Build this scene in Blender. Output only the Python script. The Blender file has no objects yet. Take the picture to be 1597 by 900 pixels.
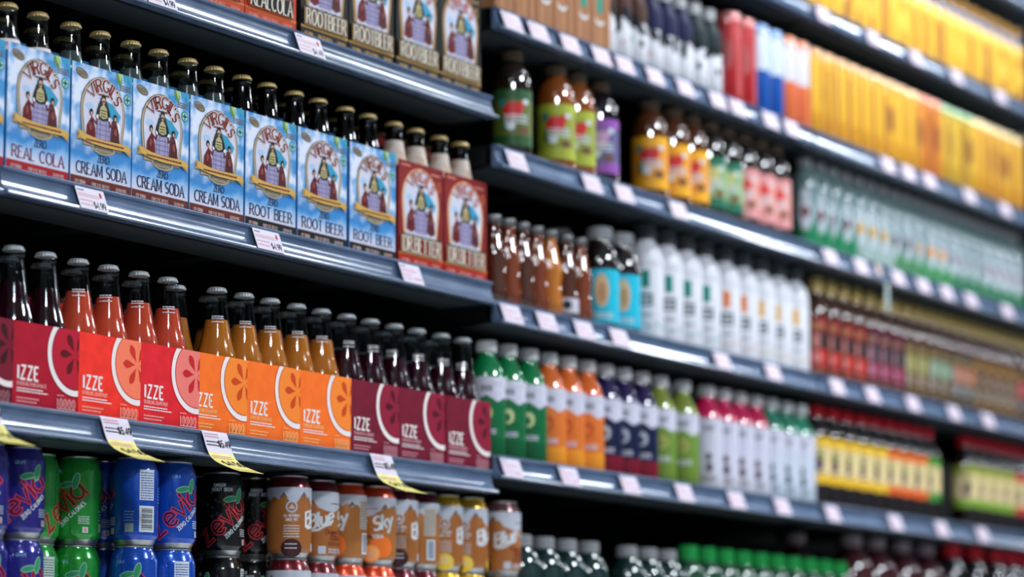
import bpy, bmesh, math, random
from math import sin, cos, pi, radians
from mathutils import Vector, Matrix
from mathutils.geometry import tessellate_polygon

S = bpy.context.scene
COL = S.collection
random.seed(7)

# ------------------------------------------------------------------ camera
FPX = 4701.2
cam_d = bpy.data.cameras.new('camera')
cam = bpy.data.objects.new('camera', cam_d)
COL.objects.link(cam)
cf = Vector((0.84435660, 0.51544306, 0.14622033))
cr = Vector((0.52124552, -0.85340525, -0.00160911))
cu = Vector((-0.1239558, -0.07757536, 0.98925074))
cam.matrix_world = Matrix(((cr.x, cu.x, -cf.x, -2.94110905),
                           (cr.y, cu.y, -cf.y, -2.56189365),
                           (cr.z, cu.z, -cf.z, 0.05805722),
                           (0, 0, 0, 1)))
cam_d.sensor_width = 36.0
cam_d.lens = FPX / 1597 * 36
cam_d.dof.use_dof = True
cam_d.dof.focus_distance = 4.25
cam_d.dof.aperture_fstop = 2.3
cam_d.clip_end = 60
S.camera = cam

# ------------------------------------------------------------------ light
W = bpy.data.worlds.new('store_air')
S.world = W
W.use_nodes = True
W.node_tree.nodes['Background'].inputs[0].default_value = (0.45, 0.6, 0.8, 1)
W.node_tree.nodes['Background'].inputs[1].default_value = 0.10
S.view_settings.view_transform = 'Standard'
S.view_settings.look = 'None'
S.view_settings.gamma = 1
S.view_settings.use_curve_mapping = False
S.view_settings.exposure = -1.2


def lamp(name, x, y, z, sx, sy, power, aim=None, col=(0.86, 0.93, 1.0)):
    d = bpy.data.lights.new(name, 'AREA')
    d.shape = 'RECTANGLE'
    d.size, d.size_y = sx, sy
    d.energy = power
    d.color = col
    o = bpy.data.objects.new(name, d)
    o.location = (x, y, z)
    if aim:
        o.rotation_euler = (Vector(aim) - Vector((x, y, z))).to_track_quat('-Z', 'Y').to_euler()
    COL.objects.link(o)
    return o


# fluorescent fittings over the aisle; first and last two added for light
LZ = 2.6
for lx, sx, sy, pw in ((-1.2, .35, .7, 50), (2.5, .34, .7, 125), (3.38, .25, .7, 42), (5.45, .36, .7, 105), (10.0, .5, .9, 110), (13.0, .5, .9, 110)):
    lamp('fluorescent_and_fill_light', lx, -.92, LZ, sx, sy, pw)
for lx, ly, pw in ((-2.0, -2.75, 250), (1.75, -2.85, 215), (5.2, -2.85, 55)):
    lamp('added_fill_light', lx, ly, LZ, .34, .5, pw)  # unseen lamps added for frontal fill and bottle highlights

# ------------------------------------------------------------------ materials
_m = {}


def lin(c):
    return tuple((v / 255 / 12.92) if v / 255 <= .04045 else ((v / 255 + .055) / 1.055) ** 2.4 for v in c)


def mat(name, rgb, rough=.5, metal=0.0, spec=.5, coat=0.0, trans=0.0):
    if name in _m:
        return _m[name]
    m = bpy.data.materials.new(name)
    m.use_nodes = True
    b = m.node_tree.nodes['Principled BSDF']
    b.inputs['Base Color'].default_value = (*lin(rgb), 1)
    b.inputs['Roughness'].default_value = rough
    b.inputs['Metallic'].default_value = metal
    b.inputs['Specular IOR Level'].default_value = .16 if (rough >= .45 and spec == .5) else spec
    b.inputs['Coat Weight'].default_value = coat
    b.inputs['Coat Roughness'].default_value = .06
    b.inputs['Transmission Weight'].default_value = trans
    _m[name] = m
    return m


def glass(name, tint, rough=.03):
    """thin clear wall: lets the back show through, mirrors the lamps at grazing angles"""
    if name in _m:
        return _m[name]
    m = bpy.data.materials.new(name)
    m.use_nodes = True
    nt = m.node_tree
    nt.nodes.clear()
    out = nt.nodes.new('ShaderNodeOutputMaterial')
    mix = nt.nodes.new('ShaderNodeMixShader')
    fr = nt.nodes.new('ShaderNodeFresnel')
    fr.inputs[0].default_value = 1.5
    tr = nt.nodes.new('ShaderNodeBsdfTransparent')
    tr.inputs[0].default_value = (*lin(tint), 1)
    gl = nt.nodes.new('ShaderNodeBsdfGlossy')
    gl.inputs['Color'].default_value = (1, 1, 1, 1)
    gl.inputs['Roughness'].default_value = rough
    ge = nt.nodes.new('ShaderNodeNewGeometry')
    iv = nt.nodes.new('ShaderNodeMath')
    iv.operation = 'SUBTRACT'
    iv.inputs[0].default_value = 1
    ml = nt.nodes.new('ShaderNodeMath')
    ml.operation = 'MULTIPLY'
    nt.links.new(ge.outputs['Backfacing'], iv.inputs[1])
    nt.links.new(fr.outputs[0], ml.inputs[0])
    nt.links.new(iv.outputs[0], ml.inputs[1])
    nt.links.new(ml.outputs[0], mix.inputs[0])
    nt.links.new(tr.outputs[0], mix.inputs[1])
    nt.links.new(gl.outputs[0], mix.inputs[2])
    nt.links.new(mix.outputs[0], out.inputs[0])
    _m[name] = m
    return m


def noise_mat(name, c1, c2, scale, rough=.5, bump=0.0, spec=.5, lo=.4, hi=.6, coat=0.0, stretch=(1, 1, 1), metal=0.0):
    if name in _m:
        return _m[name]
    m = mat(name, c1, rough, metal, spec, coat)
    nt = m.node_tree
    b = nt.nodes['Principled BSDF']
    tc = nt.nodes.new('ShaderNodeTexCoord')
    mp = nt.nodes.new('ShaderNodeMapping')
    mp.inputs['Scale'].default_value = stretch
    n = nt.nodes.new('ShaderNodeTexNoise')
    n.inputs['Scale'].default_value = scale
    n.inputs['Detail'].default_value = 3
    r = nt.nodes.new('ShaderNodeValToRGB')
    r.color_ramp.elements[0].position = lo
    r.color_ramp.elements[1].position = hi
    r.color_ramp.elements[0].color = (*lin(c1), 1)
    r.color_ramp.elements[1].color = (*lin(c2), 1)
    nt.links.new(tc.outputs['Object'], mp.inputs[0])
    nt.links.new(mp.outputs[0], n.inputs['Vector'])
    nt.links.new(n.outputs['Fac'], r.inputs[0])
    nt.links.new(r.outputs[0], b.inputs['Base Color'])
    if bump:
        bp = nt.nodes.new('ShaderNodeBump')
        bp.inputs['Strength'].default_value = bump
        bp.inputs['Distance'].default_value = .002
        nt.links.new(n.outputs['Fac'], bp.inputs['Height'])
        nt.links.new(bp.outputs[0], b.inputs['Normal'])
    return m


def sky_print(name):
    """printed card: white clouds on a blue sky, deeper blue band low, pale lilac foot"""
    if name in _m:
        return _m[name]
    m = mat(name, (190, 210, 235), .45, 0, .4)
    nt = m.node_tree
    b = nt.nodes['Principled BSDF']
    tc = nt.nodes.new('ShaderNodeTexCoord')
    sp = nt.nodes.new('ShaderNodeSeparateXYZ')
    n1 = nt.nodes.new('ShaderNodeTexNoise')
    n1.inputs['Scale'].default_value = 30
    n1.inputs['Detail'].default_value = 2
    r1 = nt.nodes.new('ShaderNodeValToRGB')
    e = r1.color_ramp.elements
    e[0].position, e[1].position = .40, .60
    e[0].color = (*lin((48, 138, 200)), 1)
    e[1].color = (*lin((218, 224, 240)), 1)
    k = e.new(.5)
    k.color = (*lin((146, 182, 224)), 1)
    # height plus some wobble drives the lower gradient
    ml = nt.nodes.new('ShaderNodeMath')
    ml.operation = 'MULTIPLY'
    ml.inputs[1].default_value = .035
    ad = nt.nodes.new('ShaderNodeMath')
    ad.operation = 'ADD'
    mr = nt.nodes.new('ShaderNodeMapRange')
    mr.inputs[1].default_value = .02
    mr.inputs[2].default_value = .10
    r2 = nt.nodes.new('ShaderNodeValToRGB')
    f = r2.color_ramp.elements
    f[0].position, f[0].color = .0, (*lin((214, 210, 226)), 1)
    f[1].position, f[1].color = 1.0, (*lin((44, 132, 196)), 1)
    for p, c in ((.24, (205, 206, 228)), (.40, (140, 180, 222)), (.52, (48, 134, 200)), (.66, (22, 112, 182))):
        q = f.new(p)
        q.color = (*lin(c), 1)
    r3 = nt.nodes.new('ShaderNodeMapRange')
    r3.inputs[1].default_value = .066
    r3.inputs[2].default_value = .084
    mx = nt.nodes.new('ShaderNodeMix')
    mx.data_type = 'RGBA'
    L = nt.links.new
    L(tc.outputs['Object'], sp.inputs[0])
    L(tc.outputs['Object'], n1.inputs['Vector'])
    L(n1.outputs['Fac'], r1.inputs[0])
    L(n1.outputs['Fac'], ml.inputs[0])
    L(sp.outputs['Z'], ad.inputs[0])
    L(ml.outputs[0], ad.inputs[1])
    L(ad.outputs[0], mr.inputs[0])
    L(mr.outputs[0], r2.inputs[0])
    L(ad.outputs[0], r3.inputs[0])
    L(r3.outputs[0], mx.inputs[0])
    L(r2.outputs[0], mx.inputs[6])
    L(r1.outputs[0], mx.inputs[7])
    L(mx.outputs[2], b.inputs['Base Color'])
    return m


# ------------------------------------------------------------------ mesh builder
class MB:
    def __init__(self):
        self.v, self.f, self.mi, self.mats = [], [], [], []

    def m(self, material):
        if material not in self.mats:
            self.mats.append(material)
        return self.mats.index(material)

    def face(self, pts, material):
        i = len(self.v)
        self.v += [tuple(p) for p in pts]
        self.f.append(tuple(range(i, i + len(pts))))
        self.mi.append(self.m(material))

    def box(self, x0, x1, y0, y1, z0, z1, material):
        i = len(self.v)
        self.v += [(x0, y0, z0), (x1, y0, z0), (x1, y1, z0), (x0, y1, z0), (x0, y0, z1), (x1, y0, z1), (x1, y1, z1), (x0, y1, z1)]
        for q in ((0, 3, 2, 1), (4, 5, 6, 7), (0, 1, 5, 4), (1, 2, 6, 5), (2, 3, 7, 6), (3, 0, 4, 7)):
            self.f.append(tuple(i + a for a in q))
            self.mi.append(self.m(material))

    def extrude_x(self, prof, x0, x1, material):
        """closed (y,z) outline pushed along x"""
        i, n, k = len(self.v), len(prof), self.m(material)
        self.v += [(x0, a, b) for a, b in prof] + [(x1, a, b) for a, b in prof]
        for j in range(n):
            q = (j + 1) % n
            self.f.append((i + j, i + n + j, i + n + q, i + q))
            self.mi.append(k)
        tess = tessellate_polygon([[Vector((0, a, b)) for a, b in prof]])
        for t in tess:
            self.f.append(tuple(i + a for a in t))
            self.mi.append(k)
            self.f.append(tuple(i + n + a for a in reversed(t)))
            self.mi.append(k)

    def lathe(self, prof, segs, mats, mod=None):
        """prof = [(r, z, material index)]; the material of a ring covers the band above it"""
        i, n = len(self.v), len(prof)
        ks = [self.m(x) for x in mats]
        for r, z, _ in prof:
            for s in range(segs):
                a = 2 * pi * s / segs
                rr = mod(r, z, a) if mod else r
                self.v.append((rr * sin(a), -rr * cos(a), z))
        for j in range(n - 1):
            for s in range(segs):
                q = (s + 1) % segs
                a, b = i + j * segs, i + (j + 1) * segs
                self.f.append((a + s, a + q, b + q, b + s))
                self.mi.append(ks[prof[j][2]])
        for ring, rev in ((0, True), (n - 1, False)):
            if prof[ring][0] > 1e-5:
                idx = [i + ring * segs + s for s in range(segs)]
                self.f.append(tuple(reversed(idx)) if rev else tuple(idx))
                self.mi.append(ks[prof[ring][2]])

    def mesh(self, name, smooth=35):
        me = bpy.data.meshes.new(name)
        me.from_pydata(self.v, [], self.f)
        for k in self.mats:
            me.materials.append(k)
        me.polygons.foreach_set('material_index', self.mi)
        me.update()
        if smooth:
            me.polygons.foreach_set('use_smooth', [True] * len(me.polygons))
            me.set_sharp_from_angle(angle=radians(smooth))
        return me

    def build(self, name, parent=None, smooth=35):
        o = bpy.data.objects.new(name, self.mesh(name, smooth))
        COL.objects.link(o)
        if parent:
            o.parent = parent
        return o


def empty(name, loc=(0, 0, 0), rz=0.0):
    o = bpy.data.objects.new(name, None)
    o.empty_display_size = .03
    o.location = loc
    o.rotation_euler = (0, 0, rz)
    COL.objects.link(o)
    return o


def tag(o, label, cat, group=None):
    o['label'] = label
    o['category'] = cat
    if group:
        o['group'] = group
    return o


def copy_tree(o, parent=None):
    c = o.copy()
    COL.objects.link(c)
    if parent:
        c.parent = parent
    for ch in list(o.children):
        copy_tree(ch, c)
    return c


def delete_tree(o):
    for ch in list(o.children):
        delete_tree(ch)
    bpy.data.objects.remove(o)


ORD = ['first', 'second', 'third', 'fourth', 'fifth', 'sixth', 'seventh', 'eighth', 'ninth', 'tenth', 'eleventh', 'twelfth',
       'thirteenth', 'fourteenth', 'fifteenth', 'sixteenth', 'seventeenth', 'eighteenth', 'nineteenth', 'twentieth']


def ordinal(i, n):
    if n == 1:
        return 'the only one'
    if i == 0:
        return 'leftmost'
    if i == n - 1:
        return 'rightmost'
    return ORD[i] + ' from left'


# ------------------------------------------------------------------ flat printed artwork
def arc(cx, cy, rx, ry, a0, a1, n=10):
    return [(cx + rx * cos(radians(a0 + (a1 - a0) * i / n)), cy + ry * sin(radians(a0 + (a1 - a0) * i / n))) for i in range(n + 1)]


class Art:
    """2-D shapes in millimetres laid on a flat card (radius None) or around a cylinder"""

    def __init__(self, radius=None, clip=None, base=.0003, step=.00022):
        self.mb, self.R, self.clip, self.base, self.step = MB(), radius, clip, base, step

    def put(self, u, v, lay):
        off = self.base + lay * self.step
        u, v = u * .001, v * .001
        if self.R is None:
            return (u, -off, v)
        t = u / self.R
        return ((self.R + off) * sin(t), -(self.R + off) * cos(t), v)

    def _clip(self, pts):
        u0, v0, u1, v1 = self.clip
        for ax, lim, sg in ((0, u0, 1), (0, u1, -1), (1, v0, 1), (1, v1, -1)):
            out = []
            for i in range(len(pts)):
                a, b = pts[i - 1], pts[i]
                da, db = sg * (a[ax] - lim), sg * (b[ax] - lim)
                if (da < 0) != (db < 0):
                    t = da / (da - db)
                    out.append((a[0] + t * (b[0] - a[0]), a[1] + t * (b[1] - a[1])))
                if db >= 0:
                    out.append(b)
            pts = out
            if len(pts) < 3:
                return []
        return pts

    def convex(self, pts, material, lay):
        if self.clip:
            pts = self._clip(pts)
            if not pts:
                return
        if self.R is None:
            self.mb.face([self.put(u, v, lay) for u, v in pts], material)
            return
        for i in range(1, len(pts) - 1):
            self._tri(pts[0], pts[i], pts[i + 1], material, lay)

    def _tri(self, a, b, c, material, lay, depth=0):
        e = [abs(a[0] - b[0]), abs(b[0] - c[0]), abs(c[0] - a[0])]
        k = max(range(3), key=lambda i: e[i])
        if e[k] > 5 and depth < 9:
            if k == 1:
                a, b, c = b, c, a
            elif k == 2:
                a, b, c = c, a, b
            m = ((a[0] + b[0]) / 2, (a[1] + b[1]) / 2)
            self._tri(a, m, c, material, lay, depth + 1)
            self._tri(m, b, c, material, lay, depth + 1)
            return
        self.mb.face([self.put(*p, lay) for p in (a, b, c)], material)

    def poly(self, pts, material, lay):
        for t in tessellate_polygon([[Vector((u, v, 0)) for u, v in pts]]):
            q = [pts[i] for i in t]
            if (q[1][0] - q[0][0]) * (q[2][1] - q[0][1]) - (q[2][0] - q[0][0]) * (q[1][1] - q[0][1]) < 0:
                q.reverse()
            self.convex(q, material, lay)

    def rect(self, u0, v0, u1, v1, material, lay):
        self.convex([(u0, v0), (u1, v0), (u1, v1), (u0, v1)], material, lay)

    def ellipse(self, cx, cy, rx, ry, material, lay, rot=0, n=20):
        c, s = cos(radians(rot)), sin(radians(rot))
        p = [(cx + a * c - b * s, cy + a * s + b * c) for a, b in arc(0, 0, rx, ry, 0, 360, n)[:-1]]
        self.convex(p, material, lay)

    def ribbon(self, pts, thick, material, lay, thin=None, ext=0.0):
        thin = thick if thin is None else thin
        pts = [p for i, p in enumerate(pts) if i == 0 or abs(p[0] - pts[i - 1][0]) + abs(p[1] - pts[i - 1][1]) > 1e-6]
        if len(pts) < 2:
            return
        if ext:
            def push(a, b):
                d = math.hypot(a[0] - b[0], a[1] - b[1])
                return (a[0] + (a[0] - b[0]) / d * ext, a[1] + (a[1] - b[1]) / d * ext)
            pts = [push(pts[0], pts[1])] + pts[1:-1] + [push(pts[-1], pts[-2])]
        closed = math.hypot(pts[0][0] - pts[-1][0], pts[0][1] - pts[-1][1]) < 1e-4
        n = len(pts)
        segs = []
        for i in range(n - 1):
            dx, dy = pts[i + 1][0] - pts[i][0], pts[i + 1][1] - pts[i][1]
            d = math.hypot(dx, dy)
            segs.append((-dy / d, dx / d, .5 * (thin + (thick - thin) * abs(dy) / d)))
        L, R = [], []
        for i in range(n):
            if closed and i in (0, n - 1):
                a, b = segs[-1], segs[0]
            else:
                a, b = segs[max(i - 1, 0)], segs[min(i, n - 2)]
            nx, ny = a[0] + b[0], a[1] + b[1]
            d = math.hypot(nx, ny)
            if d < .25:
                nx, ny, k = b[0], b[1], 1
            else:
                nx, ny = nx / d, ny / d
                k = min(1 / max(nx * b[0] + ny * b[1], .3), 1.6)
            h = .5 * (a[2] + b[2]) * k
            L.append((pts[i][0] + nx * h, pts[i][1] + ny * h))
            R.append((pts[i][0] - nx * h, pts[i][1] - ny * h))
        for i in range(n - 1):
            self.convex([R[i], R[i + 1], L[i + 1], L[i]], material, lay)


UP = {
    'A': (.78, [[(0, 0), (.39, 1), (.78, 0)], [(.14, .34), (.64, .34)]]),
    'B': (.66, [[(0, 0), (0, 1)], [(0, 1), (.34, 1)] + arc(.34, .77, .26, .23, 90, -90, 7) + [(0, .54)], [(0, .54), (.36, .54)] + arc(.36, .27, .3, .27, 90, -90, 7) + [(0, 0)]]),
    'C': (.74, [arc(.42, .5, .42, .5, 48, 312, 14)]),
    'D': (.72, [[(0, 0), (0, 1)], [(0, 1), (.28, 1)] + arc(.28, .5, .44, .5, 90, -90, 10) + [(0, 0)]]),
    'E': (.58, [[(0, 0), (0, 1)], [(0, 1), (.56, 1)], [(0, .52), (.44, .52)], [(0, 0), (.58, 0)]]),
    'F': (.55, [[(0, 0), (0, 1)], [(0, 1), (.55, 1)], [(0, .52), (.42, .52)]]),
    'G': (.78, [arc(.42, .5, .42, .5, 48, 340, 14) + [(.8, .42), (.5, .42)]]),
    'H': (.7, [[(0, 0), (0, 1)], [(.7, 0), (.7, 1)], [(0, .5), (.7, .5)]]),
    'I': (.16, [[(.08, 0), (.08, 1)]]),
    'K': (.68, [[(0, 0), (0, 1)], [(.64, 1), (.02, .42)], [(.2, .58), (.68, 0)]]),
    'L': (.55, [[(0, 0), (0, 1)], [(0, 0), (.55, 0)]]),
    'M': (.92, [[(0, 0), (.06, 1)], [(.06, 1), (.46, .1), (.86, 1)], [(.86, 1), (.92, 0)]]),
    'N': (.74, [[(0, 0), (0, 1)], [(0, 1), (.74, 0)], [(.74, 0), (.74, 1)]]),
    'O': (.84, [arc(.42, .5, .42, .5, 90, 450, 18)]),
    'P': (.62, [[(0, 0), (0, 1)], [(0, 1), (.32, 1)] + arc(.32, .74, .28, .26, 90, -90, 8) + [(0, .48)]]),
    'R': (.7, [[(0, 0), (0, 1)], [(0, 1), (.32, 1)] + arc(.32, .75, .27, .25, 90, -90, 8) + [(0, .5)], [(.3, .5), (.7, 0)]]),
    'S': (.58, [arc(.3, .74, .27, .26, 40, 270, 10) + arc(.3, .25, .29, .25, 90, -140, 10)]),
    'T': (.72, [[(.36, 0), (.36, 1)], [(0, 1), (.72, 1)]]),
    'U': (.7, [[(0, 1), (0, .35)] + arc(.35, .35, .35, .35, 180, 360, 10) + [(.7, 1)]]),
    'V': (.76, [[(0, 1), (.38, 0), (.76, 1)]]),
    'Y': (.7, [[(0, 1), (.35, .48), (.7, 1)], [(.35, .48), (.35, 0)]]),
    'W': (1.0, [[(0, 1), (.25, 0), (.5, .8), (.75, 0), (1, 1)]]),
    'X': (.7, [[(0, 0), (.7, 1)], [(0, 1), (.7, 0)]]),
    'Z': (.64, [[(0, 1), (.62, 1), (0, 0), (.64, 0)]]),
    '0': (.6, [arc(.3, .5, .3, .5, 90, 450, 14)]),
    '1': (.3, [[(0, .8), (.2, 1), (.2, 0)]]),
    '2': (.58, [arc(.29, .71, .28, .29, 170, -30, 9) + [(0, 0), (.58, 0)]]),
    '4': (.62, [[(.46, 0), (.46, 1), (0, .3), (.62, .3)]]),
    '5': (.56, [[(.52, 1), (.08, 1), (.04, .55)] + arc(.27, .31, .28, .31, 110, -150, 10)]),
    '3': (.56, [arc(.27, .74, .26, .26, 150, -90, 9), arc(.27, .26, .29, .26, 90, -150, 10)]),
    '6': (.56, [arc(.28, .3, .28, .3, 0, 360, 12), [(.02, .34), (.12, .75), (.42, 1)]]),
    '7': (.56, [[(0, 1), (.56, 1), (.2, 0)]]),
    '8': (.56, [arc(.28, .75, .23, .25, 90, 450, 12), arc(.28, .26, .28, .26, 90, 450, 12)]),
    '9': (.56, [arc(.28, .7, .27, .3, 0, 360, 12), [(.55, .7), (.5, .3), (.25, 0)]]),
    '$': (.56, [arc(.28, .7, .26, .22, 40, 270, 9) + arc(.28, .28, .27, .21, 90, -140, 9), [(.28, -.08), (.28, 1.06)]]),
    '.': (.12, [[(.05, 0), (.05, .09)]]),
    "'": (-.16, [[(-.26, 1.06), (-.30, .78)]]),
    ' ': (.34, []),
    # lower case for the can lettering
    'a': (.62, [arc(.28, .3, .28, .3, 30, 390, 14), [(.58, .62), (.6, 0)]]),
    'e': (.6, [[(.06, .3), (.56, .34)] + arc(.3, .32, .29, .32, 5, 310, 13)]),
    'i': (.14, [[(.06, 0), (.06, .6)], [(.06, .8), (.06, .92)]]),
    'k': (.5, [[(0, 0), (.05, 1)], [(.45, .62), (.06, .3)], [(.2, .4), (.5, 0)]]),
    'l': (.16, [[(.02, 1), (.04, .1), (.14, 0)]]),
    'u': (.54, [[(0, .62), (.02, .2)] + arc(.24, .2, .22, .2, 180, 330, 8) + [(.48, .62), (.52, 0)]]),
    'v': (.54, [[(0, .62), (.27, 0), (.54, .62)]]),
    'y': (.5, [[(0, .62), (.25, .08)], [(.5, .64), (.25, .08), (.08, -.38), (-.06, -.3)]]),
    'g': (.56, [arc(.27, .32, .26, .3, 20, 380, 12), [(.54, .62), (.5, -.2), (.25, -.36), (.05, -.25)]]),
    'n': (.5, [[(0, 0), (0, .6)], [(0, .35)] + arc(.24, .36, .24, .25, 170, 0, 7) + [(.48, 0)]]),
    'c': (.5, [arc(.28, .3, .27, .3, 45, 315, 10)]),
    'r': (.36, [[(0, 0), (0, .6)], [(0, .35), (.16, .6), (.36, .56)]]),
    'o': (.58, [arc(.29, .3, .28, .3, 90, 450, 14)]),
}


def text_width(s, h, ws, gap):
    return sum(UP[c][0] * h * ws + gap * h for c in s) - gap * h


def text(art, s, x, y, h, material, lay, thick, thin=None, ws=1.0, gap=.2, serif=0.0, align='c', warp=None, grow=0.0, round_=.0):
    """strokes of each letter as ribbons; serif > 0 adds small feet to upright strokes"""
    w = text_width(s, h, ws, gap)
    cx = x - (w / 2 if align == 'c' else 0)
    thin = thick if thin is None else thin
    for c in s:
        gw, strokes = UP[c]

        def T(p):
            q = (cx + p[0] * h * ws, y + p[1] * h)
            return warp(*q) if warp else q
        for st in strokes:
            pts = st
            if warp and len(st) == 2:
                pts = [(st[0][0] + (st[1][0] - st[0][0]) * k / 4, st[0][1] + (st[1][1] - st[0][1]) * k / 4) for k in range(5)]
            art.ribbon([T(p) for p in pts], thick + grow, material, lay, thin + grow, ext=(grow + thick * round_) / 2)
            if serif:
                for e, o in ((st[0], st[1]), (st[-1], st[-2])):
                    if e[1] in (0, 1) and abs(e[1] - o[1]) > .3:
                        d = serif / (h * ws)
                        art.ribbon([T((e[0] - d, e[1])), T((e[0] + d, e[1]))], thin + grow, material, lay, thin + grow, ext=grow / 2)
        cx += gw * h * ws + gap * h


def tiny_lines(art, u0, u1, vs, material, lay, t=.8, seed=1):
    """lines of print too small to read"""
    r = random.Random(seed)
    for v in vs:
        u = u0
        while u < u1 - 1:
            w = min(r.uniform(2, 6), u1 - u)
            art.rect(u, v - t / 2, u + w, v + t / 2, material, lay)
            u += w + .7


# ------------------------------------------------------------------ the place
FLOOR, CEIL = -.62, 2.95
M_floor = noise_mat('pale_vinyl_floor', (196, 198, 198), (206, 206, 204), 3, .3)
M_wall = noise_mat('painted_wall', (92, 98, 104), (100, 106, 112), 6, .8)
M_ceil = noise_mat('ceiling_tiles', (150, 152, 155), (160, 162, 165), 40, .9)


def struct(name, *box, m):
    b = MB()
    b.box(*box, m)
    o = b.build(name, smooth=0)
    o['kind'] = 'structure'
    return o


struct('floor', -7, 16, -4.2, 1.3, FLOOR - .1, FLOOR, m=M_floor)
struct('ceiling', -7, 16, -4.2, 1.3, CEIL, CEIL + .1, m=M_ceil)
struct('wall_back', -7, 16, 1.3, 1.4, FLOOR, CEIL, m=M_wall)
struct('wall_front', -7, 16, -4.3, -4.2, FLOOR, CEIL, m=M_wall)
struct('wall_left', -7.1, -7, -4.2, 1.3, FLOOR, CEIL, m=M_wall)
struct('wall_right', 16, 16.1, -4.2, 1.3, FLOOR, CEIL, m=M_wall)

# ------------------------------------------------------------------ gondola shelving
M_black = noise_mat('black_powder_coat', (12, 17, 20), (17, 22, 26), 300, .55, bump=.15, spec=.3)
M_hem = noise_mat('bounce_lit_black_steel', (46, 54, 58), (54, 62, 66), 200, .5, spec=.4)  # black rail paint lightened; bounce light from below put into its colour
M_chan = noise_mat('steel_blue_plastic_channel', (78, 96, 124), (100, 120, 150), 14, .20, coat=.3, spec=.6, lo=.3, hi=.7, stretch=(1, 4, 4), bump=.03)
M_back = noise_mat('black_back_panel', (9, 13, 16), (13, 18, 22), 20, .7, spec=.2)
BAY = 1.219
LIP = {'A': 1.0648, 'B': .7542, 'C': .4452, 'D': .157, 'R0': 1.4812, 'R1': 1.2204, 'R2': .9865, 'R3': .7266, 'R4': .4712, 'R5': .179, 'R9': 1.7385}
TOP = .0362      # shelf surface above the foot of its price channel
SURF = {k: v + TOP for k, v in LIP.items()}
CHAN = [(.016, .0372), (.0118, .0372), (.0098, .0352), (.0104, .0326), (.0142, .031), (.0146, .0255), (.0134, .018), (.0112, .012),
        (.0074, .0066), (.0036, .0042), (.0002, .0034), (-.0008, .0012), (.0012, -.001), (.02, -.001), (.02, .0372)]


def shelf(x0, x1, key, label, depth=.43):
    z = LIP[key]
    r = empty('gondola_shelf', (x0, 0, z))
    tag(r, label, 'shelf', 'gondola shelves')
    w = x1 - x0
    g = .0035
    b = MB()
    b.box(g, w - g, .0205, depth, TOP - .003, TOP, M_black)           # deck
    b.box(g, w - g, .0205, .0225, .0, TOP - .003, M_black)            # nose
    b.build('deck', r, smooth=0)
    b = MB()
    b.box(g, w - g, .0225, .030, -.001, .003, M_black)
    b.box(g, w - g, .030, .112, .0, .003, M_hem)
    b.box(g, w - g, .109, .112, .003, TOP - .0035, M_hem)
    b.build('front_rail', r, smooth=0)
    b = MB()
    b.extrude_x(CHAN, g + .002, w - g - .002, M_chan)
    b.build('price_channel', r, smooth=25)
    for s, xx in ((0, g), (1, w - g - .003)):
        b = MB()
        b.extrude_x([(.03, -.002), (.03, TOP - .004), (depth, TOP - .004), (depth, -.052), (depth - .03, -.052), (.14, -.012)], xx, xx + .003, M_black)
        b.build('side_bracket', r, smooth=0)
    for k in range(1, 4):
        b = MB()
        b.box(w * k / 4 - .02, w * k / 4 + .02, .113, depth - .01, .004, TOP - .0035, M_black)
        b.build('stiffener', r, smooth=0)
    return r


shelf(-.002, BAY, 'A', 'black shelf with blue-grey price channel carrying the black soda cartons at top left')
shelf(-.002, BAY, 'B', 'black shelf with blue-grey price channel carrying the sky-blue cartons')
shelf(-.002 - .014, BAY, 'C', 'black shelf with hanging yellow tags carrying the red and orange cartons')
shelf(-.016, 1.355, 'D', 'black shelf under the stacked soda cans at bottom left')
shelf(-BAY, -.002, 'B', 'black shelf whose channel end just shows at the left edge beside the sky-blue cartons')
RN = {'R1': 'third from top on the right', 'R2': 'with juice jugs and frosted bottles', 'R3': 'with white bottles and gold-capped teas',
      'R4': 'with white-capped juices and red-capped bottles', 'R5': 'at the lowest level'}
for key, what in (('R1', 'carrying kraft cartons, cow-spotted bottles and cans'), ('R2', 'carrying amber juice jugs'),
                  ('R3', 'carrying amber bottles and white bottles'), ('R4', 'carrying white-capped juice bottles'),
                  ('R0', 'at the top centre above the cow-spotted bottles')):
    shelf(BAY, 2 * BAY, key, 'black shelf in the middle bay ' + what)
for key, what in (('R1', 'carrying the long row of yellow cans'), ('R2', 'carrying the frosted white and green bottles'),
                  ('R3', 'carrying gold-capped red, purple and brown teas'), ('R4', 'carrying the red-capped bottles'),
                  ('R0', 'carrying the gold-capped yellow bottles'), ('R9', 'cut by the top right corner')):
    shelf(2 * BAY, 3 * BAY + .06, key, 'black shelf in the far right bay ' + what)
shelf(1.358, 2 * BAY, 'R5', 'lowest black shelf in the middle bay carrying grey-capped and green-capped bottles')
shelf(2 * BAY, 3 * BAY + .06, 'R5', 'lowest black shelf in the far bay carrying dark jugs and red-capped bottles')

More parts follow.
